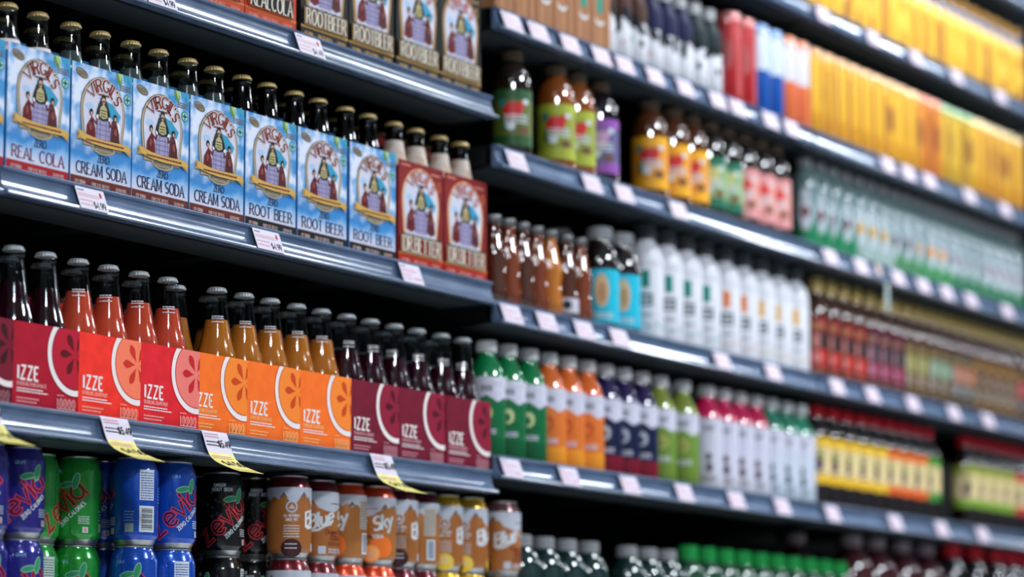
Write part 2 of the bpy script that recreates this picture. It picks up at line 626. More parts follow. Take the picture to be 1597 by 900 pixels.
BX = [-BAY, 0, BAY, 2 * BAY, 3 * BAY + .06, 4 * BAY + .06, 5 * BAY + .06]
BL = ['left of the sky-blue cartons, at the frame edge', 'behind the left bay of soda cartons', 'behind the middle bay of juices', 'behind the far right bay of yellow cans', 'past the right frame edge, seen through the gaps', 'farthest along the aisle']
for i in range(6):
    x0, x1 = BX[i], BX[i + 1]
    r = empty('gondola_rack', (x0, .44, FLOOR))
    tag(r, 'black steel gondola rack with back panel ' + BL[i], 'shelving frame', 'gondola frames')
    w = x1 - x0
    b = MB()
    b.box(.0, w - .002, .012, .030, .12, 2.66, M_back)
    b.build('back_panel', r, smooth=0)
    b = MB()
    b.box(.0, .022, -.008, .011, .0, 2.66, M_black)
    for k in range(60):
        b.box(.007, .015, -.0085, -.008, .3 + k * .035, .32 + k * .035, M_back)
    b.build('upright', r, smooth=0)
    b = MB()
    b.box(.002, w - .004, -.42, .0105, .0, .12, M_black)
    b.box(.002, w - .004, -.43, -.42, .01, .135, M_black)
    b.build('base_deck', r, smooth=0)

# ------------------------------------------------------------------ price tags
M_paper = mat('white_ticket_paper', (212, 202, 218), .5, 0, .3)
M_yel = noise_mat('yellow_ticket_paper', (232, 220, 120), (240, 230, 150), 90, .55)
M_ink = mat('black_ink', (22, 22, 30), .6)
M_pink = mat('pink_ink', (206, 150, 160), .6)
M_redink = mat('red_ink', (170, 40, 50), .6)


def lerp_tag(v):
    """point on the channel face, v 0 at its foot .. 1 at its top"""
    return (-.0020 + .0118 * v, .0015 + .031 * v)


def place_on_channel(art_mb, x, z):
    for i, (a, b, c) in enumerate(art_mb.v):
        v = c / .031
        y, zz = lerp_tag(v)
        art_mb.v[i] = (x + a, y + b * .93, z + zz + b * .36)


def price_tag(x, key, label, w=62, price=None, group='white price tickets'):
    a = Art()
    a.mb.box(-w / 2000, w / 2000, -.0002, .0006, .0, .031, M_paper)
    h = w / 2
    a.rect(-h + 3, 26, -h + 17, 27.5, M_ink, 0)
    tiny_lines(a, -h + 3, h - 14, (21.5, 18.5), M_pink, 0, 1.6, int(x * 100))
    tiny_lines(a, -h + 3, 0, (12.5, 6.5), M_pink, 0, 2.2, int(x * 100) + 1)
    if price:
        text(a, price, h - 17, 3.5, 9, M_ink, 0, 2.0, 1.4, ws=.85, gap=.16)
        a.rect(h - 12, 20, h - 7, 27, M_redink, 0)
    else:
        tiny_lines(a, 4, h - 4, (8,), M_pink, 0, 4, int(x * 99))
    mb = a.mb
    place_on_channel(mb, 0, 0)
    o = mb.build('price_tag', smooth=0)
    o.location = (x, 0, LIP[key])
    tag(o, label, 'price tag', group)
    return o


price_tag(.318, 'A', 'white price ticket on the top left shelf edge, cut by the top of the frame', 66, '$4.99')
price_tag(.681, 'A', 'white price ticket reading $4.49 under the black root beer cartons', 66, '$4.49')
price_tag(.177, 'B', 'washed-out white price ticket under the first brown-footed sky-blue carton', 60, '$4.99')
price_tag(.580, 'B', 'white price ticket reading $4.99 under the black-footed sky-blue cartons', 66, '$4.99')
price_tag(.960, 'B', 'white price ticket under the first dark red carton', 58, None)
RX = {'R0': [2.475, 2.716, 2.936, 3.156, 3.408],
      'R1': [1.265, 1.351, 1.458, 1.567, 1.650, 1.762, 1.878, 2.008, 2.09, 2.229, 2.322, 2.778, 2.883, 2.994, 3.213, 3.421],
      'R2': [1.279, 1.531, 1.645, 1.847, 2.490, 2.635, 2.818, 2.948, 3.074, 3.208, 3.417],
      'R3': [1.262, 1.376, 1.501, 1.625, 2.014, 2.224, 2.51, 2.678, 2.88, 3.098, 3.288],
      'R4': [1.262, 1.449, 1.658, 1.859, 2.064, 2.256, 2.479, 2.78, 3.018, 3.242]}
ROWN = {'R0': 'edge of the yellow bottle shelf', 'R1': 'edge of the kraft carton and can shelf', 'R2': 'edge of the juice jug shelf',
        'R3': 'edge of the white bottle shelf', 'R4': 'edge of the white-capped juice shelf'}
for key, xs in RX.items():
    for i, x in enumerate(xs):
        price_tag(x, key, f'white price ticket on the {ROWN[key]}, {ordinal(i, len(xs))}', 60)


def sale_tag(x, label, bright=False):
    """white ticket on the channel with a yellow strip that curls out towards the aisle"""
    r = empty('sale_tag', (x, 0, LIP['C']))
    tag(r, label, 'sale tag', 'yellow sale tags on the carton shelf')
    w = 59
    path = [(.0118, .0365), (.0088, .030), (.0060, .022), (.0028, .013), (-.0005, .006), (-.0045, -.001), (-.012, -.0075), (-.022, -.0128), (-.034, -.0175), (-.047, -.022), (-.055, -.0245)]
    path = [(a - .0022, b) for a, b in path]
    L = [0.0]
    for i in range(1, len(path)):
        L.append(L[-1] + math.hypot(path[i][0] - path[i - 1][0], path[i][1] - path[i - 1][1]))

    def at(s):
        for i in range(1, len(path)):
            if s <= L[i] or i == len(path) - 1:
                t = (s - L[i - 1]) / (L[i] - L[i - 1])
                y = path[i - 1][0] + t * (path[i][0] - path[i - 1][0])
                z = path[i - 1][1] + t * (path[i][1] - path[i - 1][1])
                dy, dz = path[i][0] - path[i - 1][0], path[i][1] - path[i - 1][1]
                d = math.hypot(dy, dz)
                return y, z, dz / d, -dy / d

    def wrap(mb):
        for i, (a, b, c) in enumerate(mb.v):
            y, z, ny, nz = at(c)
            mb.v[i] = (a, y + ny * -b, z + nz * -b)
    tot = L[-1] * 1000

    def sheet(v0, v1, m, mark):
        a = Art()
        n = 10
        for k in range(n):
            p, q = v0 + (v1 - v0) * k / n, v0 + (v1 - v0) * (k + 1) / n
            a.mb.face([(-w / 2000, 0, p / 1000), (w / 2000, 0, p / 1000), (w / 2000, 0, q / 1000), (-w / 2000, 0, q / 1000)], m)
            a.mb.face([(-w / 2000, .0004, p / 1000), (-w / 2000, .0004, q / 1000), (w / 2000, .0004, q / 1000), (w / 2000, .0004, p / 1000)], m)
        mark(a)
        wrap(a.mb)
        return a.mb

    def fl(u, v):       # strip runs downwards from its top edge
        return (u, split - v)
    split = 34

    def m1(a):
        tiny_lines(a, -26, 6, (5, 9), M_pink, 1, 1.5, 5)
        tiny_lines(a, -26, 2, (17, 22), M_ink, 1, 1.6, 6)
        text(a, '$5.49', 15, 0, 10, M_ink, 1, 2.2, 1.6, ws=.85, gap=.16, warp=lambda u, v: (u, 24 - v))

    def m2(a):
        tiny_lines(a, -26, 20, (split + 6, split + 10), M_pink, 1, 1.6, 7)
        text(a, '$4.50', 6, 0, 15, M_ink, 1, 2.6, 1.8, ws=.9, gap=.18, warp=lambda u, v: (u, split + 32 - v))
        tiny_lines(a, -26, 24, (tot - 8,), mat('olive_ink', (150, 130, 40), .6), 1, 2.0, 8)
    sheet(0, split, M_paper, m1).build('ticket', r, smooth=0)
    sheet(split, tot, M_yel, m2).build('strip', r, smooth=0)


for x, lb in ((-.028, 'yellow hanging sale tag at the left edge over the purple can'), (.238, 'yellow hanging sale tag over the blue cans'),
              (.462, 'yellow hanging sale tag over the black cans'), (.884, 'yellow hanging sale tag over the brown cans')):
    sale_tag(x, lb)

# small round shelf wobbler between the far frosted bottles and the teas
r = empty('shelf_wobbler', (2.70, 0, LIP['R2']))
tag(r, 'small round peach shelf wobbler with a pale strip hanging below the frosted bottles', 'shelf wobbler')
a = Art(base=.001)
a.ellipse(0, 18, 11, 11, mat('peach_card', (226, 186, 160), .5), 0)
a.ellipse(0, 18, 6, 6, M_paper, 1)
a.mb.box(-.010, .010, -.0012, -.0002, .008, .028, mat('peach_card', (226, 186, 160), .5))
for i, (p, q, z) in enumerate(a.mb.v):
    a.mb.v[i] = (p, q - .004 + .35 * (z - .018), z)
a.mb.build('disc', r, smooth=0)
b = MB()
b.box(.018, .032, -.012, -.0112, -.066, -.008, mat('pale_strip', (190, 205, 205), .4))
b.box(.016, .030, -.0115, -.0040, -.008, -.0072, mat('pale_strip', (190, 205, 205), .4))
b.build('strip', r, smooth=0)

# ------------------------------------------------------------------ crown-capped bottles
M_gold = noise_mat('gold_crown_cap', (186, 156, 96), (206, 178, 118), 120, .34, metal=.35)
M_silv = noise_mat('silver_crown_cap', (158, 162, 166), (182, 186, 188), 120, .4, metal=.2)
M_clear = glass('clear_bottle_glass', (226, 236, 238))
M_gpaper = mat('white_glass_print', (225, 220, 225), .5)


def crown_cap(m, z, r=.0128):
    b = MB()
    prof = [(r * .9, z, 0), (r * 1.12, z + .0004, 0), (r * 1.13, z + .0016, 0), (r * 1.04, z + .0048, 0), (r * .98, z + .0062, 0), (r * .8, z + .0072, 0), (r * .3, z + .0076, 0)]

    def mod(rr, zz, a):
        k = max(0, 1 - (zz - z) / .0055)
        return rr + .00085 * k * cos(21 * a)
    b.lathe(prof, 84, [m], mod)
    return b


def long_neck(name, gl, liquid, capm, body, fill, neck_label=None, print_lines=False):
    """body = [(r,z)] from foot to mouth; fill = height of the drink"""
    r = empty(name)
    b = MB()
    b.lathe([(x, z, 0) for x, z in body], 32, [gl])
    b.build('glass_body', r, smooth=50)

    def rad(z):
        for (r0, z0), (r1, z1) in zip(body, body[1:]):
            if z0 <= z <= z1 and z1 > z0:
                return r0 + (r1 - r0) * (z - z0) / (z1 - z0)
        return body[-1][0]
    b = MB()
    ins = [(max(x - .0018, .004), z + .003) for x, z in body if z < fill - .004] + [(rad(fill) - .0018, fill)]
    b.lathe([(x, z, 0) for x, z in ins], 32, [liquid])
    b.build('drink', r, smooth=50)
    top = body[-1][1]
    crown_cap(capm, top - .0045).build('crown_cap', r, smooth=40)
    if neck_label:
        z0, z1, mats = neck_label
        b = MB()
        n = 6
        b.lathe([(rad(z0 + (z1 - z0) * k / n) + .0004, z0 + (z1 - z0) * k / n, 0 if k < n - 1 else 1) for k in range(n + 1)], 32, mats)
        b.build('neck_label', r, smooth=50)
    if print_lines:
        a = Art(radius=rad(.168) + .0006)
        for th in (-55,):
            u = radians(th) * (rad(.168)) * 1000
            tiny_lines(a, u - 9, u + 9, (172, 169, 164), M_gpaper, 0, 1.6, 3)
        a.mb.build('neck_print', r, smooth=50)
    return r


BODY_A = [(.024, 0), (.0295, .003), (.0305, .010), (.0305, .118), (.0298, .130), (.0270, .146), (.0228, .160), (.0190, .173), (.0165, .186), (.0146, .200),
          (.0134, .212), (.0130, .216), (.0142, .2175), (.0142, .2205), (.0128, .2225), (.0126, .2285)]
BODY_C = [(.025, 0), (.0298, .003), (.0308, .010), (.0308, .098), (.0302, .108), (.0280, .120), (.0246, .131), (.0222, .142), (.0200, .156), (.0178, .170), (.0158, .184),
          (.0142, .196), (.0136, .2005), (.0148, .202), (.0148, .2055), (.0130, .2075), (.0126, .2135)]


def drink(name, rgb, rough=.12, trans=.25):
    return mat(name, rgb, rough, 0, .25, 0, trans)


M_cream_lab = noise_mat('cream_neck_label', (214, 200, 190), (190, 150, 110), 60, .5, lo=.45, hi=.7)
M_blue_lab = noise_mat('blue_neck_label', (190, 205, 225), (60, 120, 180), 70, .5)
M_red_lab = noise_mat('red_neck_label', (150, 40, 40), (215, 190, 190), 70, .5)
P = {}
P['clear_cola'] = long_neck('soda_bottle', M_clear, drink('cola_brown', (34, 20, 16)), M_gold, BODY_A, .188, (.150, .180, [M_red_lab, M_gpaper]))
P['clear_cream'] = long_neck('soda_bottle', M_clear, drink('pale_cream_soda', (96, 100, 98)), M_gold, BODY_A, .190, (.148, .168, [M_blue_lab, M_gpaper]))
P['brown_root'] = long_neck('soda_bottle', glass('smoke_bottle_glass', (80, 66, 60)), drink('root_beer_black', (16, 12, 14)), M_gold, BODY_A, .192, (.148, .164, [M_blue_lab, M_blue_lab]))
P['brown_pepper'] = long_neck('soda_bottle', glass('smoke_bottle_glass', (80, 66, 60)), drink('root_beer_black', (16, 12, 14)), M_gold, BODY_A, .192, (.150, .200, [M_cream_lab, M_cream_lab]))
P['pomegranate'] = long_neck('sparkling_juice_bottle', M_clear, drink('dark_pomegranate', (48, 8, 20)), M_silv, BODY_C, .166)
P['grapefruit'] = long_neck('sparkling_juice_bottle', M_clear, drink('grapefruit_pink', (232, 78, 50), .12, 0), M_silv, BODY_C, .171, None, True)
P['clementine'] = long_neck('sparkling_juice_bottle', M_clear, drink('clementine_amber', (216, 118, 36), .12, 0), M_silv, BODY_C, .168, None, True)
P['blackberry'] = long_neck('sparkling_juice_bottle', M_clear, drink('blackberry_red', (64, 8, 24)), M_silv, BODY_C, .160, None, True)

# ------------------------------------------------------------------ carriers
M_sky = sky_print('printed_cloud_card')
M_bluecard = noise_mat('deep_blue_card', (20, 92, 150), (40, 120, 180), 24, .5)
M_white = mat('white_print', (236, 228, 226), .5)
M_lav = mat('lavender_print', (158, 150, 186), .5)
M_brownred = mat('brown_red_print', (120, 46, 44), .5)
M_dkfig = mat('dark_red_figure_print', (112, 26, 34), .5)
M_blackp = mat('black_print', (20, 22, 26), .5)
M_dkgreen = mat('dark_green_print', (32, 52, 54), .5)
M_beige = mat('beige_print', (176, 160, 134), .5)
M_taupe = mat('taupe_print', (112, 104, 92), .5)
M_banner = mat('gold_banner_print', (206, 164, 84), .5)
M_aqua = mat('aqua_print', (56, 150, 186), .5)
M_green = mat('leaf_green_print', (96, 140, 66), .5)
M_teal = mat('teal_print', (40, 130, 124), .5)
M_navyt = mat('navy_print', (40, 44, 76), .5)
M_plum = mat('plum_print', (112, 40, 74), .5)


def card_shell(r, w, d, h, outer, front, handle_h, foot=None):
    b = MB()
    t = .0008
    b.box(-w / 2, w / 2, 0, t, 0, h, front)
    b.box(-w / 2, w / 2, d - t, d, 0, h, outer)
    b.box(-w / 2, -w / 2 + t, t, d - t, 0, h * .94, outer)
    b.box(w / 2 - t, w / 2, t, d - t, 0, h * .94, outer)
    b.box(-w / 2 + t, w / 2 - t, t, d - t, 0, t, outer)
    b.build('carton', r, smooth=0)
    if w < .12:
        return
    b = MB()
    k = .012
    # centre handle with a hand hole
    y0, y1 = d / 2 - .0008, d / 2 + .0008
    e = w / 2 - .004
    hole = .034
    b.box(-e, e, y0, y1, .002, handle_h - .045, outer)
    b.box(-e, -hole, y0, y1, handle_h - .045, handle_h - .014, outer)
    b.box(hole, e, y0, y1, handle_h - .045, handle_h - .014, outer)
    b.box(-e + k, e - k, y0, y1, handle_h - .014, handle_h, outer)
    b.build('handle_divider', r, smooth=0)


def emblem(a, cx, vb, vt, hw, border, lay=0, letters=True, faded=False):
    """arched picture: bearded brewer on a barrel between two red-robed figures"""
    R = hw
    cy = vt - R

    def arch(g, low):
        return [(cx - R * .86 - g, low)] + [(cx - R - g, cy - 8)] + arc(cx, cy, R + g, R + g, 180, 0, 22) + [(cx + R + g, cy - 8), (cx + R * .86 + g, low)]
    for g, m, ly in ((3.6, border[0], lay), (2.2, border[1], lay + 1), (-1.4, border[0], lay + 2), (-2.2, border[2], lay + 2.5)):
        a.poly(arch(g, vb - g), m, ly)
    ly = lay + 3
    s = R / 45
    vm = cy
    X = lambda u: cx + (u - 65) * s
    Y = lambda v: vm + (v - 109) * s
    # sky streaks
    a.poly([(X(56), Y(128)), (X(86), Y(122)), (X(104), Y(108)), (X(98), Y(97)), (X(76), Y(104))], M_aqua, ly)
    a.ellipse(X(36), Y(112), 9 * s, 5 * s, mat('pale_blue_print', (168, 196, 226), .5), ly)
    a.ellipse(X(95), Y(90), 8 * s, 8 * s, M_white, ly + 1)
    # barrel
    a.poly([(X(50), Y(62)), (X(80), Y(62)), (X(82), Y(80)), (X(79), Y(99)), (X(51), Y(99)), (X(48), Y(80))], M_lav, ly + 1)
    for v in (68, 75, 82, 89):
        a.rect(X(49), Y(v), X(81), Y(v + .9), mat('dusk_print', (110, 100, 140), .5), ly + 2)
    # brewer: hood, beard and cloak
    a.poly([(X(49), Y(98)), (X(50), Y(106)), (X(55), Y(119)), (X(60), Y(127)), (X(65), Y(134)), (X(70), Y(127)), (X(75), Y(119)), (X(80), Y(106)), (X(81), Y(98)), (X(65), Y(95))], M_dkgreen, ly + 2)
    a.ellipse(X(65), Y(124), 4.2 * s, 4.5 * s, mat('skin_print', (196, 150, 120), .5), ly + 3)
    a.poly([(X(56), Y(101)), (X(58), Y(113)), (X(65), Y(120)), (X(72), Y(113)), (X(74), Y(101)), (X(65), Y(98))], mat('straw_print', (186, 168, 118), .5), ly + 3)
    for v in (102, 106, 110):
        tiny_lines(a, X(59), X(71.5), (Y(v),), M_dkgreen, ly + 4, 1.3 * s, int(v))
    a.poly([(X(60), Y(127)), (X(61), Y(131)), (X(65), Y(133.5)), (X(69), Y(131)), (X(70), Y(127)), (X(65), Y(129))], M_blackp, ly + 4)
    a.ribbon([(X(61), Y(122)), (X(65), Y(123.4)), (X(69), Y(122))], 1.4 * s, M_blackp, ly + 5)
    for sg in (-1, 1):
        a.ribbon([(X(65 + sg * 11), Y(112)), (X(65 + sg * 13.5), Y(104)), (X(65 + sg * 9), Y(99))], 3 * s, M_blackp, ly + 4)
    for u in (53, 59, 71, 77):
        a.ribbon([(X(u), Y(63)), (X(u + (u - 65) * .1), Y(80)), (X(u), Y(97))], .8 * s, mat('dusk_print', (110, 100, 140), .5), ly + 3)
    a.rect(X(53), Y(131), X(77), Y(133), M_brownred, ly + 3)
    # left and right figures
    for sg, m in ((-1, M_dkfig), (1, mat('dark_brown_figure_print', (92, 40, 44), .5))):
        c = 65 + sg * 26
        a.poly([(X(c - 11), Y(66)), (X(c - 9), Y(84)), (X(c - 4 * sg - 3), Y(98)), (X(c), Y(103)), (X(c + 4), Y(96)), (X(c + 9), Y(82)), (X(c + 11), Y(66)), (X(c), Y(62))], m, ly + 2)
        a.ellipse(X(c), Y(104), 4 * s, 5 * s, M_blackp, ly + 3)
        a.ellipse(X(c + sg), Y(84), 3.4 * s, 6 * s, mat('rose_print', (168, 84, 80), .5), ly + 3)
        a.ellipse(X(c), Y(102), 2.4 * s, 2.8 * s, mat('skin_print', (196, 150, 120), .5), ly + 4)
        a.ribbon([(X(c - sg * 3), Y(95)), (X(c - sg * 11), Y(90)), (X(c - sg * 13), Y(97))], 3 * s, m, ly + 3)
        a.ellipse(X(c - sg * 13), Y(100), 2.6 * s, 3.2 * s, M_white, ly + 4)
        for d in (-5, 0, 6):
            a.ribbon([(X(c + d * .4), Y(92)), (X(c + d), Y(68))], .9 * s, M_blackp, ly + 4)
    if letters:
        word = "VIRGIL'S"
        rb = 27.5 * s
        hh = 17 * s
        tot = text_width(word, hh, .8, .15)

        def warp(u, v):
            th = radians(86 - (u / tot) * 124 * (1 if not faded else .95))
            rr = rb + v
            return (cx + rr * cos(th), cy + 1 * s + rr * sin(th))
        if not faded:
            text(a, word, 0, 0, hh, M_white, ly + 2, 3.8 * s, 1.8 * s, ws=.8, gap=.15, serif=1.6 * s, warp=warp, grow=1.8 * s)
        text(a, word, 0, 0, hh, M_brownred if not faded else mat('faded_red_print', (176, 112, 104), .5), ly + 3, 3.9 * s, 1.8 * s, ws=.8, gap=.15, serif=1.8 * s, warp=warp)
    return X, Y


M_foot = {'red': mat('crimson_print', (168, 20, 38), .5), 'brown': mat('chestnut_print', (104, 42, 34), .5), 'black': mat('foot_black_print', (18, 24, 26), .5)}


def sky_carton(words, foot, ink):
    w, d, h = .1275, .128, .1705
    r = empty('bottle_carrier')
    card_shell(r, w, d, h, M_bluecard, M_sky, .196)
    a = Art(clip=(0, 0, 127.5, 170.5))
    a.rect(0, 0, 127.5, 14.5, M_foot[foot], 0)
    a.rect(0, 14.5, 127.5, 15.2, mat('foot_line_print', (150, 130, 130), .5), 0)
    for x, t in ((20, 'LOW SODIUM'), (63, 'FOUR 12 OZ. BOTTLES'), (107, 'GLUTEN FREE')):
        text(a, t, x, 5.0, 4.6, mat('pale_foot_print', (214, 176, 170), .5), 1, .75, .55, ws=.5, gap=.14)
    # top corner marks
    a.ellipse(20, 157, 13.5, 6.5, M_taupe, 0, -14)
    a.ellipse(20, 157, 11.5, 4.8, mat('stamp_print', (140, 128, 112), .5), 1, -14)
    tiny_lines(a, 11, 29, (159, 157, 154.6), mat('stamp_line_print', (92, 84, 72), .5), 2, 1.1, 4)
    a.poly([(92, 171), (94, 160), (103, 152), (106, 163), (103, 171)], M_green, 0)
    a.poly([(95, 171), (99, 163), (104, 158), (103, 171)], mat('pale_leaf_print', (166, 196, 120), .5), 1)
    a.poly([(106, 171), (110, 160), (118, 164), (127.5, 150), (127.5, 171)], M_aqua, 0)
    tiny_lines(a, 100, 124, (154, 151, 148), M_taupe, 1, 1.5, 9)
    a.ellipse(117, 136, 8, 8, M_teal, 0)
    a.ellipse(117, 136, 6, 6, mat('mint_print', (170, 208, 204), .5), 1)
    a.rect(115.5, 131, 118.5, 141, M_teal, 2)
    a.rect(112, 134.6, 122, 137.4, M_teal, 2)
    emblem(a, 65, 62, 155, 44, (M_taupe, M_beige, mat('arch_field_print', (206, 204, 220), .5)))
    # medallion and banner
    a.ellipse(67, 60, 25, 9.5, M_beige, 3)
    a.ellipse(67, 59.5, 21, 7, M_taupe, 4)
    tiny_lines(a, 50, 84, (57, 55), M_beige, 5, 1.2, 2)
    ban = [(14, 73), (24, 70), (40, 67.5), (66, 66), (92, 66.5), (110, 67), (122, 65)]
    for i in range(len(ban) - 1):
        (u0, v0), (u1, v1) = ban[i], ban[i + 1]
        a.convex([(u0, v0 - 4.6), (u1, v1 - 4.6), (u1, v1 + 4.6), (u0, v0 + 4.6)], M_banner, 11)
    a.poly([(110, 62), (124, 56), (121, 61), (126, 66), (112, 71)], mat('banner_shade_print', (186, 140, 60), .5), 10)
    a.poly([(22, 75), (8, 77), (12, 71), (8, 65), (22, 66)], mat('banner_shade_print', (186, 140, 60), .5), 10)
    tiny_lines(a, 28, 108, (66.6,), M_brownred, 12, 2.4, 11)
    a.mb.build('front_print', r, smooth=0).location = (-w / 2, 0, 0)
    t = Art(clip=(0, 0, 127.5, 170.5), base=.0006)
    text(t, 'ZERO', 68, 39.5, 9.5, M_navyt, 0, 1.7, .9, ws=.8, gap=.12, serif=1.1)
    tw = text_width(words, 15.5, .62, .13)
    ws = .62 * 106 / tw
    text(t, words, 64.5, 19.5, 15.5, ink, 0, 2.5, 1.15, ws=ws, gap=.13 * ws / .62, serif=1.9)
    t.mb.build('flavour_lettering', r, smooth=0).location = (-w / 2, 0, 0)
    return r


def arch_carton(words, ground, footm, lettering, border, edge, w=.1285, h=.166, faded=False):
    d = .128
    r = empty('bottle_carrier')
    card_shell(r, w, d, h, ground, ground, .214)
    W_, H_ = w * 1000, h * 1000
    a = Art(clip=(0, 0, W_, H_))
    a.rect(0, 0, W_, 15, footm, 0)
    a.rect(0, 15, W_, 18.5, border[0], 1)
    for x, t in ((20, 'LOW SODIUM'), (63, 'FOUR 12 OZ. BOTTLES'), (107, 'GLUTEN FREE')):
        text(a, t, x, 5.0, 4.6, edge, 1, .8, .6, ws=.5, gap=.14)
    tiny_lines(a, 8, 34, (H_ - 7,), edge, 0, 2.2, 3)
    tiny_lines(a, 92, 118, (H_ - 12,), edge, 0, 2.2, 5)
    a.ellipse(W_ - 13, H_ - 30, 5, 8, border[0], 0)
    a.ellipse(W_ - 13, H_ - 30, 3, 6, ground, 1)
    emblem(a, 62, 44, H_ - 11, 50, border, faded=True)
    a.rect(5, 18.5, 119, 46, border[1], 12)
    a.rect(7, 20, 117, 45, lettering[2], 13)
    for k in range(9):
        a.ellipse(13 + k * 12.2, 46, 7.2, 3.4, M_taupe if k % 2 else M_dkgreen, 11)
    a.mb.build('front_print', r, smooth=0).location = (-w / 2, 0, 0)
    t = Art(clip=(0, 0, W_, H_), base=.0036)
    tw = text_width(words, 23, .4, .085)
    k = 104 / tw
    text(t, words, 62, 21.5, 23, lettering[1], 0, 3.4, 1.9, ws=.4 * k, gap=.085 * k, serif=1.4, grow=1.5)
    text(t, words, 62, 21.5, 23, lettering[0], 1, 3.0, 1.5, ws=.4 * k, gap=.085 * k, serif=1.3)
    t.mb.build('flavour_lettering', r, smooth=0).location = (-w / 2, 0, 0)
    return r


M_maroon = noise_mat('maroon_card', (122, 26, 28), (136, 34, 34), 30, .5)
M_blkcard = noise_mat('black_card', (20, 20, 20), (28, 27, 26), 30, .5)
M_orcard = noise_mat('burnt_orange_card', (186, 62, 30), (200, 74, 38), 30, .5)
M_gold_p = mat('gold_line_print', (206, 160, 92), .5)
M_arch_p = mat('pale_arch_print', (206, 204, 222), .5)
M_creamp = mat('cream_print', (232, 220, 200), .5)
M_field = mat('lettering_field_print', (176, 158, 140), .5)
C = {}
C['cola'] = sky_carton('REAL COLA', 'red', M_plum)
C['cream'] = sky_carton('CREAM SODA', 'brown', M_navyt)
C['root'] = sky_carton('ROOT BEER', 'black', M_navyt)
C['better'] = arch_carton('DR.BETTER', M_maroon, mat('bright_red_print', (176, 34, 28), .5), (M_creamp, M_blackp, M_maroon),
                          (mat('orange_line_print', (216, 116, 60), .5), mat('pale_gold_print', (220, 200, 160), .5), M_arch_p), mat('pale_red_print', (226, 150, 130), .5))
C['rootblack'] = arch_carton('ROOTBEER', M_blkcard, M_blkcard, (M_creamp, M_blackp, mat('umber_print', (120, 96, 76), .5)), (M_gold_p, mat('old_gold_print', (170, 134, 84), .5), M_arch_p), M_gold_p, w=.124)
C['colablack'] = arch_carton('REALCOLA', M_orcard, M_orcard, (M_creamp, M_blackp, M_blackp), (mat('orange_line_print', (216, 116, 60), .5), M_orcard, M_arch_p), mat('pale_red_print', (226, 150, 130), .5), w=.128)


def fruit_carton(bg, inner, flower, sub, logo, w=.1315):
    d, h = .130, .1125
    full_w = .1315
    r = empty('bottle_carrier')
    mb = noise_mat(f'card_{bg}', bg, tuple(min(255, int(v * 1.06) + 2) for v in bg), 40, .45)
    card_shell(r, w, d, h, mb, mb, .160)
    W_, H_ = w * 1000, h * 1000
    W_ = full_w * 1000
    cut = (full_w - w) * 1000
    a = Art(clip=(cut, 0, W_, H_))
    mi, mf = mat(f'ink_{inner}', inner, .5), mat(f'ink_{flower}', flower, .5)
    mw = mat('ring_white_print', (240, 226, 224), .5)
    ml = mat(f'faint_{logo}', logo, .5)
    cx, cy = .94 * W_, .70 * H_
    a.ellipse(cx, cy, 56.5, 56.5, mf, 0, n=64)
    a.ellipse(cx, cy, 55.5, 55.5, mw, 1, n=64)
    a.ellipse(cx, cy, 47.5, 47.5, mf, 2, n=64)
    a.ellipse(cx, cy, 46.5, 46.5, mi, 3, n=64)
    for k in range(6):
        th = radians(60 * k)
        p = []
        for t in range(13):
            s = t / 12
            wd = 5.6 * sin(pi * s ** 1.8) ** .8 if 0 < s < 1 else 0
            p.append((4 + 27 * (1 - (1 - s)) , wd))
        pts = [(x, y) for x, y in p] + [(x, -y) for x, y in reversed(p[1:-1])]
        a.poly([(cx + x * cos(th) - y * sin(th), cy + x * sin(th) + y * cos(th)) for x, y in pts], mf, 4)
    # small outline emblem of four bottles
    a.rect(88, 6, 90, 18, ml, 5)
    for k in range(4):
        a.ellipse(96 + k * 8.5, 12, 4.2, 6.5, ml, 5)
        a.ellipse(96 + k * 8.5, 12, 2.8, 5.0, mb, 6)
        a.rect(95.2 + k * 8.5, 8, 96.8 + k * 8.5, 16, ml, 7)
    tiny_lines(a, 88, 126, (4.5,), ml, 5, 2, 5)
    tiny_lines(a, 88, 102, (22,), ml, 5, 1.6, 4)
    a.mb.build('front_print', r, smooth=0).location = (w / 2 - full_w, 0, 0)
    t = Art(clip=(cut, 0, W_, H_), base=.0003)
    text(t, 'IZZE', 9.5, 37, 17.5, M_white, 0, 3.7, 2.9, ws=.76, gap=.27, align='l')
    text(t, sub, 8, 28.5, 5, ml, 0, .95, .8, ws=.62, gap=.16, align='l')
    tiny_lines(t, 8, 60, (24.5,), M_white, 0, 1.5, 3)
    tiny_lines(t, 8, 70, (21,), M_white, 0, 1.5, 5)
    tiny_lines(t, 8, 54, (12,), ml, 0, 2.0, 7)
    tiny_lines(t, 8, 48, (7.5,), ml, 0, 2.0, 8)
    t.mb.build('lettering', r, smooth=0).location = (w / 2 - full_w, 0, 0)
    return r


